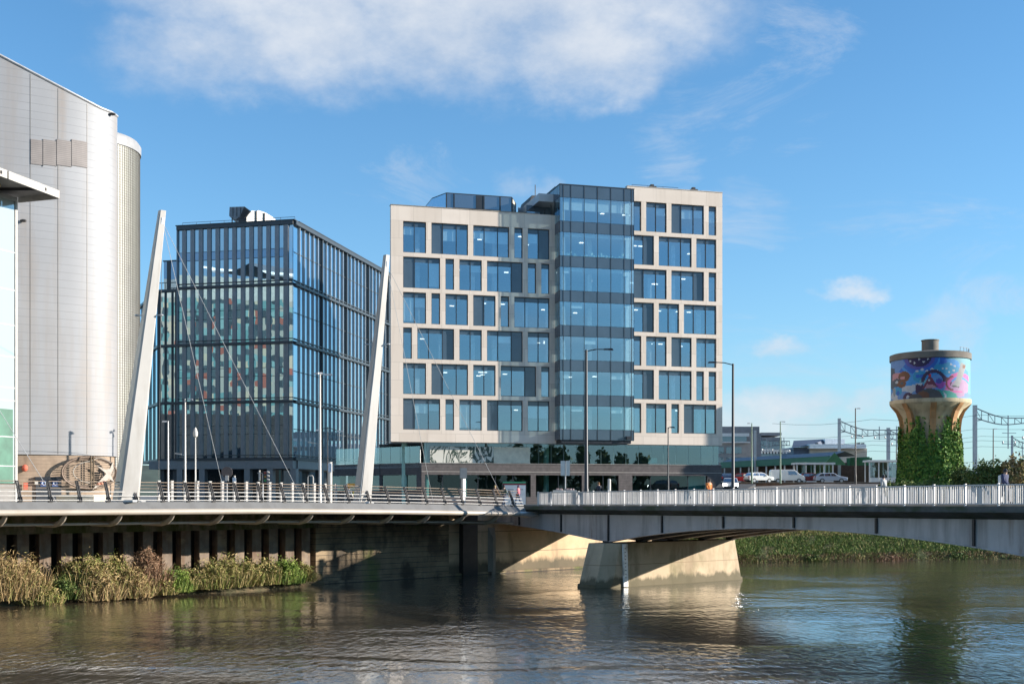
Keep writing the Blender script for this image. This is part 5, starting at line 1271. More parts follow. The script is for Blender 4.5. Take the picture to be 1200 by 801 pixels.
# ------------------------------------------------------------------ overhead line masts and wires
def gantry(px, ytop, Y, reach, lab, drops, wide=.45):
    X = xat(px, Y); g = gz(X, Y); zt2 = zat(ytop, Y)
    t = thing('overhead_line_mast', lab, 'overhead line mast', (X, Y, g), 0, 'overhead line masts at the railway')
    mb = MB(); mb.box((X, Y, g-.1), wide, wide*.8, zt2-g+.1, base=True); mb.build('column', m_galv, t)
    zc0 = zt2-.35; n = 12; mb = MB(); up = []; dn_ = []
    for i in range(n+1):
        f_ = i/n; x = X+reach*f_; sag = -1.6*math.sin(min(1, f_*2.2)*math.pi/2)*1.0; up.append(Vector((x, Y, zc0+sag))); dn_.append(Vector((x, Y, zc0+sag-lerp(1.5, .75, min(1, f_*1.6)))))
    for c_ in (up, dn_):
        for a, b in zip(c_, c_[1:]): mb.bar(a, b, .14)
    for a, b in zip(up, dn_): mb.bar(a, b, .08)
    for a, b in zip(up[::2], dn_[1::2]): mb.bar(a, b, .06)
    mb.bar((X, Y, zt2-2.4), dn_[1], .14); mb.build('boom', M('boom_steel', (.20, .215, .23), .5, .4), t)
    for f_, l in drops:
        i = int(f_*n); p = dn_[i]; mb = MB(); mb.bar(p+Vector((0, 0, 1.4)), p-Vector((0, 0, l)), .13); mb.bar(p-Vector((.9, 0, l*.8)), p-Vector((-1.2, 0, l*.8)), .09); mb.bar(p-Vector((.9, 0, l*.35)), p-Vector((-1.2, 0, l*.35)), .09); mb.ell(p-Vector((.8, 0, l*.8-.2)), .12, .12, .25); mb.ell(p-Vector((-1.0, 0, l*.8-.2)), .12, .12, .25)
        mb.build('dropper', m_galv, t)
gantry(983.5, 490, 200, 11.5, 'overhead line mast with slanting boom left of the water tower', [(.3, .6), (.6, .8), (.9, 2.2)])
gantry(1041, 501, 230, 11., 'farther overhead line mast partly behind the water tower', [(.5, 1.5)], .6)
gantry(1142.5, 474.5, 180, 12., 'tallest overhead line mast with long boom right of the water tower', [(.45, 3.6), (.72, 3.), (.95, 3.)], .55)
gantry(885, 504, 215, 6.2, 'overhead line mast with short boom behind the green lamp posts', [(.4, 1.), (.9, 1.5)], .4)
gantry(1186, 510, 260, 9., 'small far overhead line mast near the right edge', [(.3, 2.), (.8, 2.)], .4)
wr2 = thing('overhead_wires', 'thin railway wires strung across the sky behind the tower', 'wires', (90, 196, 20))
for py, Y in ((500, 197), (509, 199), (521, 198), (484, 182), (538, 201), (514, 190)):
    mb = MB(); A2, B2 = pt(905, py+12, Y+12), pt(1290, py-4, Y-14)
    mb.tube([A2.lerp(B2, i/12)-Vector((0, 0, .5*math.sin(math.pi*((i/4.) % 1)))) for i in range(13)], .022, 4); mb.build('wire', m_dark, wr2)

# ------------------------------------------------------------------ lamps, signs, lights
def lamp(name, lab, p, h, arms, mat, r=.1, group='street lamps', cat='street lamp', low=None):
    t = thing(name, lab, cat, p, 0, group)
    mb = MB(); mb.tube([(p[0], p[1], p[2]-.05), (p[0], p[1], p[2]+1.2), (p[0], p[1], p[2]+1.3), (p[0], p[1], p[2]+h)], [r*1.25, r*1.25, r*.95, r*.6], 10); mb.build('pole', mat, t, True)
    for ang, l, rise, hl in arms:
        d = Vector((math.cos(ang), math.sin(ang), 0)); q = Vector((p[0], p[1], p[2]+h-.05)); e = q+d*l+Vector((0, 0, rise))
        if l > .3: mb = MB(); mb.tube([q-Vector((0, 0, .05)), q.lerp(e, .5)+Vector((0, 0, .05)), e], .045, 6); mb.build('arm', mat, t, True)
        mb = MB(); rz = ang; o = e-d*.1; ax = d; ay = Vector((-d.y, d.x, 0))
        mb.add([o+ax*a+ay*b+Vector((0, 0, c)) for a, b, c in ((0, -.08, -.06), (hl, -.15, -.07), (hl, .15, -.07), (0, .08, -.06), (0, -.06, .07), (hl*.9, -.1, .06), (hl*.9, .1, .06), (0, .06, .07))], [(3, 2, 1, 0), (4, 5, 6, 7), (0, 1, 5, 4), (1, 2, 6, 5), (2, 3, 7, 6), (3, 0, 4, 7)])
        mb.build('lamp_head', m_galv if mat is not m_black else m_black, t)
    if low:
        ang, hz, l = low; d = Vector((math.cos(ang), math.sin(ang), 0)); q = Vector((p[0], p[1], p[2]+hz)); mb = MB(); mb.bar(q, q+d*l+Vector((0, 0, .12)), .05); mb.bar(q+d*l*.5+Vector((0, 0, .07)), q+d*(l+.25)+Vector((0, 0, .16)), .22, .09); mb.build('lower_lamp', m_steel_w, t)
    return t
def onground(px, Y): X = xat(px, Y); return (X, Y, gz(X, Y))
tt = lambda px, w: ((lambda A, k: (k*A.y-A.x)/(BD.x-k*BD.y))(BE+BW*w, (px-CX)/F))
q = Bp(tt(687, 1.0), 1.0); q.z = zd(tt(687, 1.))+.24; lamp('street_lamp', 'tall black lamp post at the near bridge railing with arm to the right', tuple(q), zat(410, q.y)-q.z, [(0.05, 1.55, .12, .75)], m_black, .17)
mbx = MB(); 
q = Bp(tt(859, BWID-1), BWID-1); q.z = zd(tt(859, BWID-1))+.24; lamp('street_lamp', 'tall black lamp post beyond the bridge railing with rising arm to the left', tuple(q), zat(426, q.y)-q.z, [(math.pi-.05, 1.5, .18, .7)], m_black, .15)
q = onground(783, 126); lamp('street_lamp', 'dark lamp post in front of the stone office podium', q, zat(500.5, 126)-q[2], [(0, .35, .05, .45)], m_black, .09)
q = onground(375, 104); lamp('street_lamp', 'tall silver lamp post with twin heads before the dark glass block', q, zat(438, 104)-q[2], [(0.1, .45, .0, .75), (2.6, .25, .12, .4), (-1.2, .2, .1, .4)], m_steel_w, .13, low=(math.pi, zat(520, 104)-q[2], .8))
q = onground(217, 101); lamp('street_lamp', 'silver lamp post with short right arm left of the lantern post', q, zat(467, 101)-q[2], [(0.1, .3, .0, .45)], m_steel_w, .1, low=(math.pi, zat(533, 101)-q[2], .6))
q = onground(197, 112); lamp('street_lamp', 'slim grey lamp post nearest the stadium drum', q, zat(493, 112)-q[2], [(math.pi, .25, .0, .4)], m_galv, .1)
q = onground(384, 128); lamp('street_lamp', 'slim dark lamp post with twin side arms behind the white posts', q, zat(500, 128)-q[2], [(0.1, 1.1, -.4, .7), (math.pi, .8, -.3, .6)], m_dark, .06)
q = onground(229, 106); t = lamp('lantern_post', 'silver post with a round lantern top before the dark glass block', q, zat(512, 106)-q[2], [], m_steel_w, .085, cat='lantern post')
mb = MB(); mb.lathe([(.08, 0), (.2, .12), (.22, .4), (.12, .75), (.03, .9)], (q[0], q[1], zat(512, 106)-.02), 12); mb.build('lantern', m_steel_w, t, True)
for px, y, Y, lab in ((881, 495.5, 168, 'green lamp post left of the white van'), (914.5, 493.5, 167, 'green lamp post in front of the white van'), (1002.5, 478, 164, 'tall green grey lamp post right of the silver car'), (1164, 502, 190, 'lamp post between the hedge and the far masts'), (1050.5, 516, 205, 'thin lamp post just left of the water tower')):
    q = onground(px, Y); lamp('street_lamp', lab, q, zat(y, Y)-q[2], [(0.2, .3, .02, .5), ] if px != 881 else [(math.pi, .3, .02, .45)], M('green_post', (.10, .17, .13), .5) if px < 1000 else m_dark, .12)
# post with notice at the bridge, sign backs, finger sign, traffic light and so on
q = Bp(tt(714, 2.0), 2.0); q.z = zd(10)+.24; t = thing('marker_post', 'plain white post behind the bridge railing right of the black lamp', 'post', q); mb = MB(); mb.tube([q, (q.x, q.y, zat(562, q.y))], .13, 10); mb.build('shaft', m_steel_w, t, True); mb = MB(); mb.ell((q.x, q.y, zat(562, q.y)), .135, .135, .1); mb.build('cap', m_steel_w, t, True)
q = Vector(onground(662.5, 112)); t = thing('road_sign', 'pair of blank grey sign backs on a thin pole by the bridge', 'sign', q)
mb = MB(); mb.tube([q, (q.x, q.y, zat(540, q.y))], .06, 8); mb.build('pole', m_galv, t, True)
for x0, x1 in ((657, 662), (663.2, 667.8)): mb = MB(); mb.obox((xat(x0, 112), 111.9, zat(557, 112)), (xat(x1, 112)-xat(x0, 112), 0, 0), (0, .05, 0), (0, 0, zat(539.5, 112)-zat(557, 112))); mb.build('panel', M('sign_back', (.5, .52, .52), .4, .3), t)
s_ = s_of(543, -1.2); q = Lp(s_, -1.2); t = thing('sign_post', 'grey square post with a small panel at the end of the walkway', 'sign', q)
mb = MB(); mb.box(q, .26, .26, zat(560, q.y)-q.z, .7, base=True); mb.build('shaft', m_galv, t); mb = MB(); mb.box((q.x, q.y-.05, zat(560, q.y)), .55, .3, zat(548, q.y)-zat(560, q.y), .2, base=True); mb.build('panel', M('slate_panel', (.13, .15, .17), .5), t)
q = Vector(onground(308, 108)); t = thing('traffic_light', 'grey traffic light seen from the side behind the white posts', 'traffic light', q)
mb = MB(); mb.tube([q, (q.x-.35, q.y, q.z) if 0 else (q.x, q.y, zat(555, 108))], .07, 8); mb.build('pole', m_galv, t, True)
mb = MB(); mb.box((q.x+.25, q.y-.1, zat(565, 108)), .3, .3, 1.05, base=True); mb.build('housing', m_black, t)
for k, c in enumerate(((.25, .03, .02), (.25, .14, .02), (.02, .2, .06))):
    zc = zat(565, 108)+.86-k*.34; mb = MB(); mb.lathe([(.1, -.03), (.1, .03)], (0, 0, 0), 12)
    mb = MB(); mb.tube([(q.x+.25, q.y-.26, zc), (q.x+.25, q.y-.29, zc)], .1, 12); mb.build('lens', M('signal_lens', c, .2), t); mb = MB(); mb.tube([(q.x+.42, q.y-.1, zc+.08), (q.x+.6, q.y-.1, zc+.06)], .09, 8); mb.build('hood', m_steel_w, t)
mb = MB(); mb.box((q.x-.3, q.y, zat(563, 108)), .08, .3, .95, base=True); mb.box((q.x-.25, q.y, zat(561, 108)+.55), .45, .06, .06); mb.build('backing_board', m_steel_w, t)
for px, y, Y, lab in ((275, 557, 100, 'white stub post with small plate behind the railing left of the traffic light'), (387, 541, 98, 'white banner post beside the twin head lamp')):
    q = Vector(onground(px, Y)); t = thing('post', lab, 'post', q); mb = MB(); mb.tube([q, (q.x, q.y, zat(y, Y))], .16 if px > 300 else .07, 8); mb.build('shaft', m_steel_w, t, True); mb = MB(); mb.box((q.x, q.y-.16, zat(y+12, Y)), .28, .06, .7, base=True); mb.build('plate', M('pale_blue_plate', (.45, .52, .62), .5), t)
q = Vector(onground(266, 112)); t = thing('round_sign', 'dark round sign on a pole beside the mast cable', 'sign', q); mb = MB(); mb.tube([q, (q.x, q.y, zat(566, 112))], .06, 8); mb.build('pole', m_galv, t, True); mb = MB(); mb.tube([(q.x, q.y-.05, zat(553, 112)), (q.x, q.y+.05, zat(553, 112))], .52, 20); mb.build('disc', M('dark_disc', (.09, .075, .075), .5), t); mb = MB(); mb.box((q.x+.02, q.y-.08, zat(563, 112)), .3, .08, .5, base=True); mb.build('plate', m_steel_w, t)
q = Vector(onground(364, 106)); t = thing('cycle_hoop', 'white hoop stand behind the railing near the tall silver lamp', 'stand', q); mb = MB(); a, b = xat(361, 106), xat(367, 106); mb.tube([(a, 106, q.z), (a, 106, zat(559, 106)), (a+.05, 106, zat(557, 106)), (b-.05, 106, zat(557, 106)), (b, 106, zat(559, 106)), (b, 106, q.z)], .05, 6); mb.build('hoop', m_steel_w, t, True)
# hoarding banner at the walkway end
q = Vector((xat(604, 107), 107, 6.1)); t = thing('banner_board', 'white banner board with green and red stripes at the end of the walkway', 'banner', q)
def bb(x0, x1, y0, y1, o, m, nm): mb = MB(); mb.obox((xat(x0, 107), 107-o, zat(y1, 107)), (xat(x1, 107)-xat(x0, 107), 0, 0), (0, .04, 0), (0, 0, zat(y0, 107)-zat(y1, 107))); mb.build(nm, m, t)
bb(591, 616, 568, 592, .0, M('banner_white', (.72, .72, .72), .6), 'panel'); bb(589, 616, 564, 566, .0, M('banner_green', (.05, .3, .16), .6), 'green_stripe'); bb(589, 616, 566.1, 567.8, .0, M('banner_red', (.22, .03, .04), .6), 'red_stripe')
for x0, x1, y in ((595, 602, 572.5), (594.5, 601.5, 577), (610, 613, 572.5)): bb(x0, x1, y, y+1.2, .03, M('banner_ink', (.3, .33, .36), .6), 'ink_line')
mb = MB()
for px in (590, 616): mb.box((xat(px, 107), 107.1, 6.), .09, .09, zat(563.5, 107)-6, base=True)
mb.build('posts', m_dark, t)
# yellow barrier at the right mast
q = Vector((xat(414, 96), 96, 6.35)); t = thing('barrier', 'yellow striped works barrier beside the slimmer leaning mast', 'barrier', q)
mb = MB(); mb.obox((xat(406, 96), 96, zat(570.5, 96)), (1.05, 0, 0), (0, .08, 0), (0, 0, .3)); mb.build('board', M('amber_board', (.6, .30, .05), .6), t); mb = MB()
for x in (406.5, 420): mb.box((xat(x, 96), 96.1, 6.05), .08, .4, zat(566.5, 96)-6.05, base=True)
mb.build('leg', m_steel_w, t)
# flower trough on the bridge
q = Bp(tt(662, 1.2), 1.2); q.z = zd(5)+1.0; t = thing('flower_trough', 'white trough hung inside the railing below the sign backs', 'planter', q)
mb = MB(); mb.prism([(q.x-1.0, q.y-.2), (q.x+1.0, q.y-.2), (q.x+1.0, q.y+.2), (q.x-1.0, q.y+.2)], q.z+.05, q.z+.42); mb.bar((q.x, q.y, zd(5)+.2), (q.x, q.y, q.z+.1), .1); mb.build('trough', m_steel_w, t); mb = MB()
for k in range(24): mb.ell((q.x+R.uniform(-.8, .8), q.y+R.uniform(-.12, .12), q.z+.46), .09, .09, .1, 5, 4)
mb.build('flowers', M('dry_flowers', (.4, .3, .28), .8), t)

# ------------------------------------------------------------------ vehicles
m_tyre = M('tyre', (.02, .02, .02), .8); m_rim = M('alloy_rim', (.5, .5, .52), .35, .7); m_cgl = mirror_glass('car_glass', (.012, .016, .02), (.7, .85, .95), .25)
m_hl = M('headlight_glass', (.6, .62, .65), .15); m_tl = M('tail_light', (.35, .02, .02), .3)
def vehicle(name, label, cat, loc, rz, paint, kind='hatch', lights_on=False, group='cars around the station car park'):
    t = thing(name, label, cat, loc, rz, group)
    if kind == 'van': L_, W_, prof = 4.9, 1.9, [(-2.45, .35), (-2.45, 1.0), (-2.42, 1.75), (-2.3, 1.95), (.75, 1.95), (1.1, 1.86), (1.75, 1.22), (2.3, 1.02), (2.45, .75), (2.45, .35)]; belt = 1.12; wx = (-1.45, 1.6); gl = [[(.05, 1.18), (1.45, 1.18), (1.02, 1.72), (.05, 1.74)]]
    elif kind == 'estate': L_, W_, prof = 4.6, 1.78, [(-2.3, .35), (-2.32, .85), (-2.15, .98), (-1.7, 1.40), (-1.2, 1.46), (.1, 1.46), (.5, 1.38), (1.15, .98), (2.0, .86), (2.28, .68), (2.3, .35)]; wx = (-1.35, 1.4); gl = [[(-1.85, .98), (-1.1, .98), (-1.1, 1.36), (-1.5, 1.34)], [(-1.0, .98), (-.15, .98), (-.15, 1.38), (-1.0, 1.38)], [(-.05, .98), (.95, .98), (.4, 1.34), (-.05, 1.38)]]
    else: L_, W_, prof = 4.1, 1.75, [(-2.0, .35), (-2.05, .9), (-1.85, 1.05), (-1.55, 1.42), (-1.1, 1.5), (.1, 1.5), (.5, 1.42), (1.15, 1.0), (1.8, .88), (2.03, .68), (2.05, .35)]; wx = (-1.25, 1.25); gl = [[(-1.45, 1.02), (-.45, 1.02), (-.45, 1.41), (-1.25, 1.38)], [(-.35, 1.02), (.95, 1.02), (.42, 1.37), (-.35, 1.41)]]
    hw = W_/2; n = len(prof)
    tum = lambda z: hw-(max(0, z-.95)*.28 if kind != 'van' else max(0, z-1.1)*.12)
    mb = MB(); vs = []
    for sgn in (1, -1):
        for x, z in prof: vs.append((x, sgn*tum(z), z))
    mb.add(vs, [tuple(range(n)), tuple(range(n, 2*n))[::-1]]+[(i, (i+1) % n, n+(i+1) % n, n+i) for i in range(n)])
    mb.build('body', paint, t, local=True, bevel=.05)
    mb = MB()
    for sgn in (1, -1):
        for g in gl:
            k = len(g); mb.add([(x, sgn*(tum(z)+.012), z) for x, z in g]+[(x, sgn*(tum(z)-.03), z) for x, z in g], [tuple(range(k)), tuple(range(k, 2*k))[::-1]]+[(i, (i+1) % k, k+(i+1) % k, k+i) for i in range(k)])
    def slab(i, j, f0, f1, wf):
        (xa, za), (xb, zb2) = prof[i], prof[j]; nx, nz = (zb2-za), -(xb-xa); l = math.hypot(nx, nz); nx, nz = nx/l, nz/l
        if nx*(1 if xb > 0 else -1) < 0: nx, nz = -nx, -nz
        P_ = []
        for f_ in (f0, f1):
            x, z = lerp(xa, xb, f_), lerp(za, zb2, f_); P_ += [(x+nx*.012, -tum(z)*wf, z+nz*.012), (x+nx*.012, tum(z)*wf, z+nz*.012)]
        mb.add([P_[0], P_[1], P_[3], P_[2]], [(0, 1, 2, 3)])
    if kind == 'van': slab(5, 6, .08, .95, .86)
    elif kind == 'estate': slab(6, 7, .08, .95, .88); slab(2, 3, .1, .9, .85)
    else: slab(6, 7, .08, .95, .88); slab(2, 3, .1, .9, .85)
    mb.build('window_glass', m_cgl, t, local=True, fix=False)
    for x in wx:
        for sgn in (1, -1):
            r = .33; mb = MB(); mb.tube([(x, sgn*(hw-.2), r), (x, sgn*(hw+.015), r)], r, 20); w = mb.build('wheel', m_tyre, t, local=True)
            mb = MB(); mb.tube([(x, sgn*(hw+.0), r), (x, sgn*(hw+.03), r)], r*.62, 14); mb.build('rim', m_rim, w, local=True)
    fx = prof[-2][0]
    for sgn in (1, -1):
        mb = MB(); mb.box((fx-.04, sgn*hw*.72, .72), .2, .38, .2); mb.build('headlight', m_hl if not lights_on else M('lit_headlight', (1, 1, .95), .2, emit=(1, .97, .88), estr=40.), t, local=True)
        mb = MB(); mb.box((prof[1][0]+.04, sgn*hw*.8, .85), .12, .22, .3); mb.build('tail_light', m_tl, t, local=True)
    for sgn in (1, -1):
        mb = MB(); mb.box((.75, sgn*(hw+.09), 1.05 if kind != 'van' else 1.2), .12, .2, .14); mb.build('mirror', paint, t, local=True)
    mb = MB(); mb.box((fx+.0, 0, .45), .06, W_*.8, .16); mb.box((-fx+.0, 0, .45), .06, W_*.8, .16); mb.build('bumper', m_dark, t, local=True)
def paint(nm, c): return M(nm, c, .22, .1, var=.03)
def vat(px, Y): X = xat(px, Y); return (X, Y, gz(X, Y)+.0)
vehicle('van', 'white panel van parked behind the low brown wall', 'van', vat(922, 175), -.04, paint('white_paint', (.72, .72, .70)), 'van')
vehicle('parked_car', 'silver estate car parked right of the white van', 'car', vat(973, 174), -.04, paint('silver_paint', (.45, .50, .58)), 'estate')
vehicle('parked_car', 'white hatchback parked left of the white van', 'car', vat(889, 173), .35, paint('white_car_paint', (.70, .71, .70)), 'hatch')
vehicle('parked_car', 'dark red car mostly hidden behind the silver estate', 'car', vat(951, 177.5), -.04, paint('dark_red_paint', (.14, .03, .03)), 'hatch')
vehicle('parked_car', 'bright red car between the tall black lamp and the white hatchback', 'car', vat(869, 180), 2.6, paint('red_paint', (.55, .04, .035)), 'hatch')
vehicle('parked_car', 'dark blue car beside the corner of the stone office', 'car', vat(852, 178), 1.4, paint('navy_paint', (.03, .05, .10)), 'hatch')
vehicle('car', 'pale grey car with lit headlights coming towards the bridge', 'car', (xat(856, 137), 137, gz(xat(856, 137), 137)+1.35), math.radians(-100), paint('pearl_paint', (.36, .37, .38)), 'hatch', True, 'cars on the road')
mb = MB(); mb.prism([(xat(838, 128), 131), (xat(874, 128), 131), (xat(880, 150), 147), (xat(838, 150), 147)], [gz(xat(838, 128), 131)-.1, gz(xat(874, 128), 131)-.1, 6., 6.], [gz(30, 131)+1.34]*2+[gz(32, 147)+1.34]*2)
struct('road_ramp', mb, m_asph)

# ------------------------------------------------------------------ people
m_skin = M('skin', (.45, .28, .2), .6, var=.05)
def skin_obj(name, verts, edges, radii, mat, parent, sub=1):
    me = bpy.data.meshes.new(name); me.from_pydata(verts, edges, []); me.materials.append(mat)
    o = bpy.data.objects.new(name, me); COL.objects.link(o); o.parent = parent
    md = o.modifiers.new('skin', 'SKIN'); md.use_smooth_shade = True
    sv = me.skin_vertices
    if not sv: 
        bpy.context.view_layer.objects.active = o
        return o
    for v, r in zip(sv[0].data, radii): v.radius = (r, r)
    sv[0].data[0].use_root = True
    ss_ = o.modifiers.new('sub', 'SUBSURF'); ss_.levels = sub; ss_.render_levels = sub
    return o
def person(label, loc, rz, top, legs, hair, stride=.22, lean_=0., bag=None, h=1.74, armb=.2, hood=False):
    t = thing('person', label, 'person', loc, rz, 'people on the bridge and walkway'); k = h/1.74
    # x forward, y left
    hipz, shz = .93, 1.44
    hip = lambda s: (0, s*.10, hipz-.02); kn = lambda s: (s*stride*.6+.05, s*.10, .50); an = lambda s: (s*stride*1.15-.03, s*.10, .09); toe = lambda s: (s*stride*1.15+.15, s*.11, .045)
    lx = lean_; sh = lambda s: (lx, s*.19, shz); elb = lambda s: (lx-s*stride*.5+.0, s*.235, 1.16); wri = lambda s: (lx-s*stride*.7+armb, s*.22, .94 if armb < .3 else 1.1); hand = lambda s: (lx-s*stride*.75+armb+.04, s*.215, .84 if armb < .3 else 1.08)
    V = [(0, 0, hipz), (lx*.4, 0, 1.12), (lx*.9, 0, 1.36), (lx, 0, 1.48), (lx+.02, 0, 1.56), (lx+.03, 0, 1.68)]; E = [(0, 1), (1, 2), (2, 3), (3, 4), (4, 5)]; Rr = [.13, .12, .14, .06, .085, .085]
    for s in (1, -1):
        b = len(V); V += [sh(s), elb(s), wri(s), hand(s)]; E += [(2, b), (b, b+1), (b+1, b+2), (b+2, b+3)]; Rr += [.06, .045, .033, .03]
        b = len(V); V += [hip(s), kn(s), an(s), toe(s)]; E += [(0, b), (b, b+1), (b+1, b+2), (b+2, b+3)]; Rr += [.09, .06, .042, .035]
        hx = hand(s); b = len(V)
        for f_, (dx, dy, dz) in enumerate(((.02, .012, -.075), (.0, .014, -.085), (-.02, .012, -.08), (-.035, .01, -.065), (.045, -.02, -.035))):
            V.append((hx[0]+dx, hx[1]+dy, hx[2]+dz)); E.append((b-5, b+f_)); Rr.append(.009)
    sc = lambda P_: [(x*k, y*k, z*k) for x, y, z in P_]
    skin_obj('body', sc(V), E, [r*k for r in Rr], m_skin, t)
    V = [(0, 0, .84), (lx*.4, 0, 1.12), (lx*.9, 0, 1.36), (lx, 0, 1.475)]; E = [(0, 1), (1, 2), (2, 3)]; Rr = [.165, .155, .17, .085]
    for s in (1, -1): b = len(V); V += [sh(s), elb(s), wri(s)]; E += [(2, b), (b, b+1), (b+1, b+2)]; Rr += [.085, .065, .05]
    skin_obj('jacket', sc(V), E, [r*k for r in Rr], top, t)
    V = [(0, 0, .95)]; E = []; Rr = [.15]
    for s in (1, -1): b = len(V); V += [hip(s), kn(s), (an(s)[0], an(s)[1], .12)]; E += [(0, b), (b, b+1), (b+1, b+2)]; Rr += [.105, .075, .06]
    skin_obj('trousers', sc(V), E, [r*k for r in Rr], legs, t)
    for s in (1, -1): mb = MB(); a = toe(s); mb.ell(((a[0]-.06)*k, a[1]*k, .05*k), .145*k, .055*k, .055*k, 10, 6); mb.build('shoe', m_black, t, True, local=True)
    mb = MB(); mb.ell(((lx+.012)*k, 0, 1.66*k), .105*k, .095*k, .125*k if not hood else .15*k, 12, 8); mb.build('hair' if not hood else 'hood', hair, t, True, local=True)
    mb = MB(); mb.ell(((lx+.12)*k, 0, 1.6*k), .022*k, .014*k, .022*k, 6, 5); mb.build('nose', m_skin, t, True, local=True)
    if bag: mb = MB(); mb.box(((lx-.24)*k, 0, 1.22*k), .18*k, .3*k, .45*k); mb.build('backpack', bag, t, local=True, bevel=.05)
cl_ = lambda n_, c: M(n_, c, .8, var=.12, vs=6)
dk_ = cl_('dark_cloth', (.025, .027, .035)); jean = cl_('denim', (.06, .08, .14)); hair_d = cl_('dark_hair', (.03, .022, .016)); hair_l = cl_('fair_hair', (.35, .25, .12)); grey_ = cl_('grey_cloth', (.35, .36, .36)); white_ = cl_('white_cloth', (.7, .7, .68))
def bq(px, w): t_ = tt(px, w); q = Bp(t_, w); q.z = zd(t_)+.24; return tuple(q)
bang = math.atan2(BD.y, BD.x)
def wq_(px, off): s_ = s_of(px, off); q = Lp(s_, off); return tuple(q)
lang = math.atan2(LD.y, LD.x)
person('person in a dark brown jacket walking on the walkway left of the banner', wq_(580, -1.9), lang, cl_('brown_cloth', (.14, .08, .05)), dk_, hair_l)
person('person in a dark green coat walking just before the white banner', wq_(590.5, -1.5), lang, cl_('green_cloth', (.06, .09, .06)), jean, hair_d)
q = Bp(-.5, 1.2); person('person in a pink top with dark cap before the white banner', (xat(607.5, 104), 104, 6.2), 2.6, cl_('pink_cloth', (.50, .12, .16)), jean, cl_('plum_cap', (.10, .03, .09)))
person('person in a black coat leaning forward on the bridge right of the black lamp', bq(703, 1.4), bang+math.pi, dk_, dk_, cl_('auburn_hair', (.22, .11, .05)), .3, .16)
person('person in an orange jacket on the bridge before the stone office corner', bq(831, 1.5), bang, cl_('orange_cloth', (.62, .20, .05)), cl_('tan_cloth', (.4, .28, .18)), hair_d, .12)
person('person in a pale grey hooded coat on the bridge left of the tower', bq(1037, 1.2), bang+math.pi, grey_, cl_('olive_cloth', (.16, .16, .12)), dk_, .16, .10, h=1.68)
person('person in a navy jacket with white backpack on the bridge near the right edge', bq(1177, 1.3), bang, cl_('navy_cloth', (.03, .04, .10)), cl_('dark_jeans', (.04, .045, .07)), dk_, .2, .05, bag=white_, h=1.82)
person('person in a white coat beside the yellow barrier', (xat(408.5, 97), 97, 6.08), 1.0, white_, dk_, hair_d, .1)
person('person in a yellow vest behind the yellow barrier', (xat(417, 99), 99, 6.05), 2.0, cl_('yellow_cloth', (.6, .5, .04)), dk_, hair_d, .1, .1, h=1.6)

# ------------------------------------------------------------------ what the glass reflects: apartment block and trees on the near side
ap = thing('apartment_block', 'tall apartment block with coloured panels mirrored in the dark glass office', 'building', (-112, 58, 6))
rp_ = Vector((.78, -.62, 0)); rn_ = Vector((.62, .78, 0)); c_ = Vector((-118, 66, 0))
def apmat():
    m, nt, N, L = new_mat('coloured_facade'); out = N('ShaderNodeOutputMaterial'); b = N('ShaderNodeBsdfPrincipled'); L(b.outputs[0], out.inputs[0])
    tc = N('ShaderNodeTexCoord'); mp = N('ShaderNodeMapping'); mp.inputs['Rotation'].default_value = (0, 0, math.atan2(.62, .78)); L(tc.outputs['Object'], mp.inputs[0])
    def cells(sx, sz):
        sp = N('ShaderNodeSeparateXYZ'); L(mp.outputs[0], sp.inputs[0]); r = []
        for i, s_ in ((0, sx), (2, sz)):
            d = N('ShaderNodeMath'); d.operation = 'DIVIDE'; d.inputs[1].default_value = s_; L(sp.outputs[i], d.inputs[0]); f_ = N('ShaderNodeMath'); f_.operation = 'FLOOR'; L(d.outputs[0], f_.inputs[0]); r.append((d, f_))
        cb = N('ShaderNodeCombineXYZ'); L(r[0][1].outputs[0], cb.inputs[0]); L(r[1][1].outputs[0], cb.inputs[2]); return cb, r
    cb, r = cells(1.3, 1.45); w = N('ShaderNodeTexWhiteNoise'); L(cb.outputs[0], w.inputs[0])
    rp = N('ShaderNodeValToRGB'); rp.color_ramp.interpolation = 'CONSTANT'; e = rp.color_ramp.elements
    e[0].position = 0; e[0].color = (.08, .11, .12, 1); e[1].position = .28; e[1].color = (.44, .42, .35, 1)
    for p_, c2 in ((.45, (.16, .32, .31, 1)), (.62, (.26, .42, .40, 1)), (.74, (.40, .13, .09, 1)), (.81, (.58, .5, .36, 1)), (.88, (.05, .07, .08, 1))): q_ = e.new(p_); q_.color = c2
    L(w.outputs[0], rp.inputs[0]); L(rp.outputs[0], b.inputs['Base Color']); return m
mb = MB(); mb.obox(c_-rp_*34, rp_*66, -rn_*14, (0, 0, 56)); mb.build('facade', apmat(), ap)
mb = MB(); mb.obox(c_-rp_*34+rn_*.3, rp_*66, rn_*9, (0, 0, 25)); mb.build('added_dark_block', M('added_block_dark', (.05, .045, .045), .8, var=.4, vs=.3), ap)  # added unseen block, darkens the lower part of the mirrored facade
mb = MB(); mb.obox(c_-rp_*34+rn_*.05+Vector((0, 0, 52.0)), rp_*66, -rn_*14.2, (0, 0, 5.)); mb.build('parapet', M('pale_render', (.6, .58, .52), .7), ap)
for i in range(9):
    X, Y = 70+i*9+R.uniform(-2, 2), 22-i*5+R.uniform(-3, 3); g = 5.5
    bush('waterside_tree', 'bushy tree standing on the near bank promenade', 'tree', (X, Y-12, g), 3.2, 3.2, R.uniform(14, 19), 800, .8, lm_hedge, 'trees on the near bank', 6)

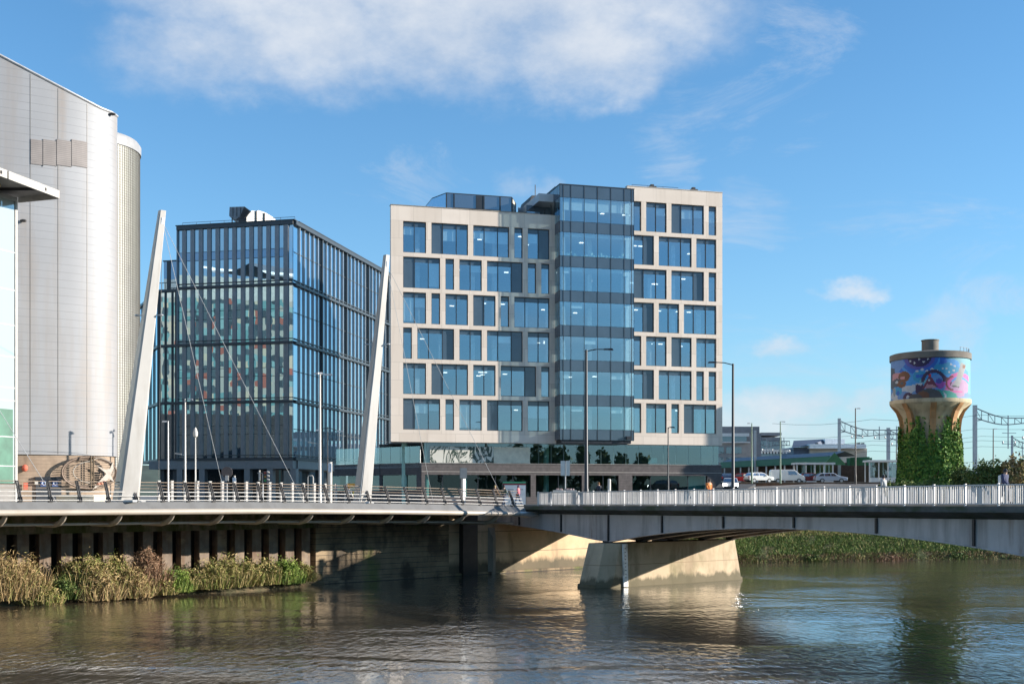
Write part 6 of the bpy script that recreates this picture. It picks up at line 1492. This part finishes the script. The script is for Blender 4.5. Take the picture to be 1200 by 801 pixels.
# ------------------------------------------------------------------ sky, sun, camera
SUNAZ = math.radians(91.5); SUNEL = math.radians(15.5)
w = bpy.data.worlds.new('World'); SC.world = w; w.use_nodes = True; nt = w.node_tree; nt.nodes.clear(); N = nt.nodes.new; L = nt.links.new
out = N('ShaderNodeOutputWorld'); bg = N('ShaderNodeBackground'); L(bg.outputs[0], out.inputs[0])
sky = N('ShaderNodeTexSky'); sky.sky_type = 'NISHITA'; sky.sun_disc = False; sky.sun_elevation = SUNEL; sky.sun_rotation = SUNAZ
sky.altitude = 0; sky.air_density = SKY_AIR; sky.dust_density = SKY_DUST; sky.ozone_density = SKY_OZ
bg.inputs[1].default_value = SKY_STR
tc = N('ShaderNodeTexCoord')
def ma(op, a, b=None, c=None, clamp=False):
    x = N('ShaderNodeMath'); x.operation = op; x.use_clamp = clamp
    for i, q_ in enumerate((a, b, c)):
        if q_ is None: continue
        if isinstance(q_, (int, float)): x.inputs[i].default_value = q_
        else: L(q_, x.inputs[i])
    return x.outputs[0]
nrm_ = N('ShaderNodeVectorMath'); nrm_.operation = 'NORMALIZE'; L(tc.outputs['Generated'], nrm_.inputs[0])
sp = N('ShaderNodeSeparateXYZ'); L(nrm_.outputs[0], sp.inputs[0])
az0_ = ma('ARCTAN2', sp.outputs[0], sp.outputs[1]); el0_ = ma('ARCSINE', sp.outputs[2]); az, elv = az0_, el0_
def wnoise(scale, sc3, d=6, ro=.62, dist=0.):
    mp = N('ShaderNodeMapping'); mp.inputs['Scale'].default_value = sc3; L(nrm_.outputs[0], mp.inputs[0]); n_ = N('ShaderNodeTexNoise'); n_.inputs['Scale'].default_value = scale; n_.inputs['Detail'].default_value = d; n_.inputs['Roughness'].default_value = ro; n_.inputs['Distortion'].default_value = dist; L(mp.outputs[0], n_.inputs[0]); return n_
n1 = wnoise(9, (1, 1, 1.6)); n2 = wnoise(26, (1, 1, 1.8), 5); n3 = wnoise(5, (1, 1, 3.2), 6, .7, 1.2)
nw_ = wnoise(30, (1, 1, 1.5), 4); sw_ = N('ShaderNodeSeparateColor'); L(nw_.outputs[1], sw_.inputs[0])
az = ma('ADD', az0_, ma('MULTIPLY', ma('SUBTRACT', sw_.outputs[0], .5), .05)); elv = ma('ADD', el0_, ma('MULTIPLY', ma('SUBTRACT', sw_.outputs[1], .5), .03))
def blobs(lst):
    cur = None
    for px, py, rx, ry, wt in lst:
        a0 = math.atan2(px-CX, F); e0 = math.atan2((YH-py)*math.cos(a0), F); ra = rx/F*math.cos(a0)**2; re = ry/F*math.cos(a0)
        dx = ma('MULTIPLY', ma('SUBTRACT', az, a0), 1/ra); dy = ma('MULTIPLY', ma('SUBTRACT', elv, e0), 1/re)
        d2 = ma('ADD', ma('MULTIPLY', dx, dx), ma('MULTIPLY', dy, dy)); v = ma('MULTIPLY', ma('SUBTRACT', 1., d2), wt)
        v = ma('MAXIMUM', v, -1.); cur = v if cur is None else ma('MAXIMUM', cur, v)
    return cur
CL = [(185, 72, 80, 40, .55), (250, 60, 130, 50, .75), (360, 40, 150, 70, .95), (530, 36, 170, 74, .95), (680, 52, 140, 62, .95), (735, 88, 60, 32, .65), (600, -20, 330, 90, 1.), (300, -20, 200, 70, .9),
      (1000, 341, 36, 14, .62), (913, 408, 36, 13, .62), (605, 219, 24, 20, .4), (640, 224, 16, 14, .3), (925, 474, 85, 26, .8), (1015, 470, 50, 18, .65), (870, 500, 90, 34, .6), (985, 505, 150, 24, .5)]
base = blobs(CL)
f1 = ma('ADD', base, ma('MULTIPLY', ma('SUBTRACT', n1.outputs[0], .5), 1.7)); f1 = ma('ADD', f1, ma('MULTIPLY', ma('SUBTRACT', n2.outputs[0], .5), .5))
mr = N('ShaderNodeMapRange'); mr.interpolation_type = 'SMOOTHERSTEP'; mr.inputs[1].default_value = -.6; mr.inputs[2].default_value = 1.55; L(f1, mr.inputs[0])
wis = blobs([(790, 185, 60, 40, .8), (1180, 345, 80, 40, .9), (1110, 380, 70, 40, .8), (950, 45, 90, 60, .7), (870, 245, 70, 50, .6), (880, 130, 120, 60, .5), (1150, 250, 200, 60, .3), (1000, 440, 200, 70, .5), (480, 210, 60, 40, .4)])
f2 = ma('ADD', wis, ma('MULTIPLY', ma('SUBTRACT', n3.outputs[0], .52), 3.6)); mr2 = N('ShaderNodeMapRange'); mr2.interpolation_type = 'SMOOTHSTEP'; mr2.inputs[1].default_value = .1; mr2.inputs[2].default_value = 1.3; mr2.inputs[4].default_value = .38; L(f2, mr2.inputs[0])
# broken cloud over the photographer, for the reflections
beh = ma('MULTIPLY', ma('LESS_THAN', sp.outputs[1], 0.), 1.); n4 = wnoise(2.6, (1, 1, 2.2)); mr3 = N('ShaderNodeMapRange'); mr3.interpolation_type = 'SMOOTHSTEP'; mr3.inputs[1].default_value = .47; mr3.inputs[2].default_value = .66; mr3.inputs[4].default_value = .4; L(n4.outputs[0], mr3.inputs[0])
m3 = ma('MULTIPLY', mr3.outputs[0], ma('MULTIPLY', sp.outputs[1], -3., clamp=True), clamp=True)
mask = ma('MAXIMUM', ma('MAXIMUM', ma('MULTIPLY', mr.outputs[0], .95), mr2.outputs[0]), m3)
# cloud body: lit top, greyer belly
cr = N('ShaderNodeMix'); cr.data_type = 'RGBA'; cr.inputs[6].default_value = CLOUD_LO; cr.inputs[7].default_value = CLOUD_HI
sh_ = ma('ADD', ma('MULTIPLY', ma('SUBTRACT', n1.outputs[0], .30), 1.6), ma('MULTIPLY', mr.outputs[0], .25), clamp=True); L(sh_, cr.inputs[0])
tint = N('ShaderNodeMix'); tint.data_type = 'RGBA'; tint.blend_type = 'MULTIPLY'; tint.inputs[0].default_value = 1.; L(sky.outputs[0], tint.inputs[6]); tint.inputs[7].default_value = SKY_TINT
hz = N('ShaderNodeMix'); hz.data_type = 'RGBA'; L(ma('MULTIPLY', ma('POWER', 2.718, ma('MULTIPLY', ma('MAXIMUM', el0_, 0.), -1/HZ_SCALE)), HZ_AMT), hz.inputs[0]); L(tint.outputs[2], hz.inputs[6]); hz.inputs[7].default_value = HZ_COL
mx = N('ShaderNodeMix'); mx.data_type = 'RGBA'; L(mask, mx.inputs[0]); L(hz.outputs[2], mx.inputs[6]); L(cr.outputs[2], mx.inputs[7]); L(mx.outputs[2], bg.inputs[0])
sl = bpy.data.lights.new('Sun', 'SUN'); sl.energy = SUN_STR; sl.angle = math.radians(.53); sl.color = (1., .92, .81)
so = bpy.data.objects.new('Sun', sl); COL.objects.link(so)
sd = Vector((math.sin(SUNAZ)*math.cos(SUNEL), math.cos(SUNAZ)*math.cos(SUNEL), math.sin(SUNEL))); so.rotation_euler = sd.to_track_quat('Z', 'Y').to_euler(); so.location = (200, 0, 90)
cam = bpy.data.cameras.new('Camera'); cam.sensor_width = 36; cam.lens = 36*F/1200; cam.shift_y = (YH-400.5)/1200; cam.clip_end = 8000; cam.clip_start = .5
co = bpy.data.objects.new('Camera', cam); COL.objects.link(co); co.location = (0, 0, EYE); co.rotation_euler = (math.pi/2, 0, 0); SC.camera = co
vs_ = SC.view_settings; vs_.view_transform = 'Standard'; vs_.look = 'None'; vs_.gamma = 1; vs_.exposure = EXPO; vs_.use_curve_mapping = False
SC.render.engine = 'CYCLES'; SC.cycles.use_denoising = True; SC.cycles.max_bounces = 8; SC.cycles.transparent_max_bounces = 12; SC.cycles.sample_clamp_indirect = 6.
SC.cycles.caustics_reflective = False; SC.cycles.caustics_refractive = False
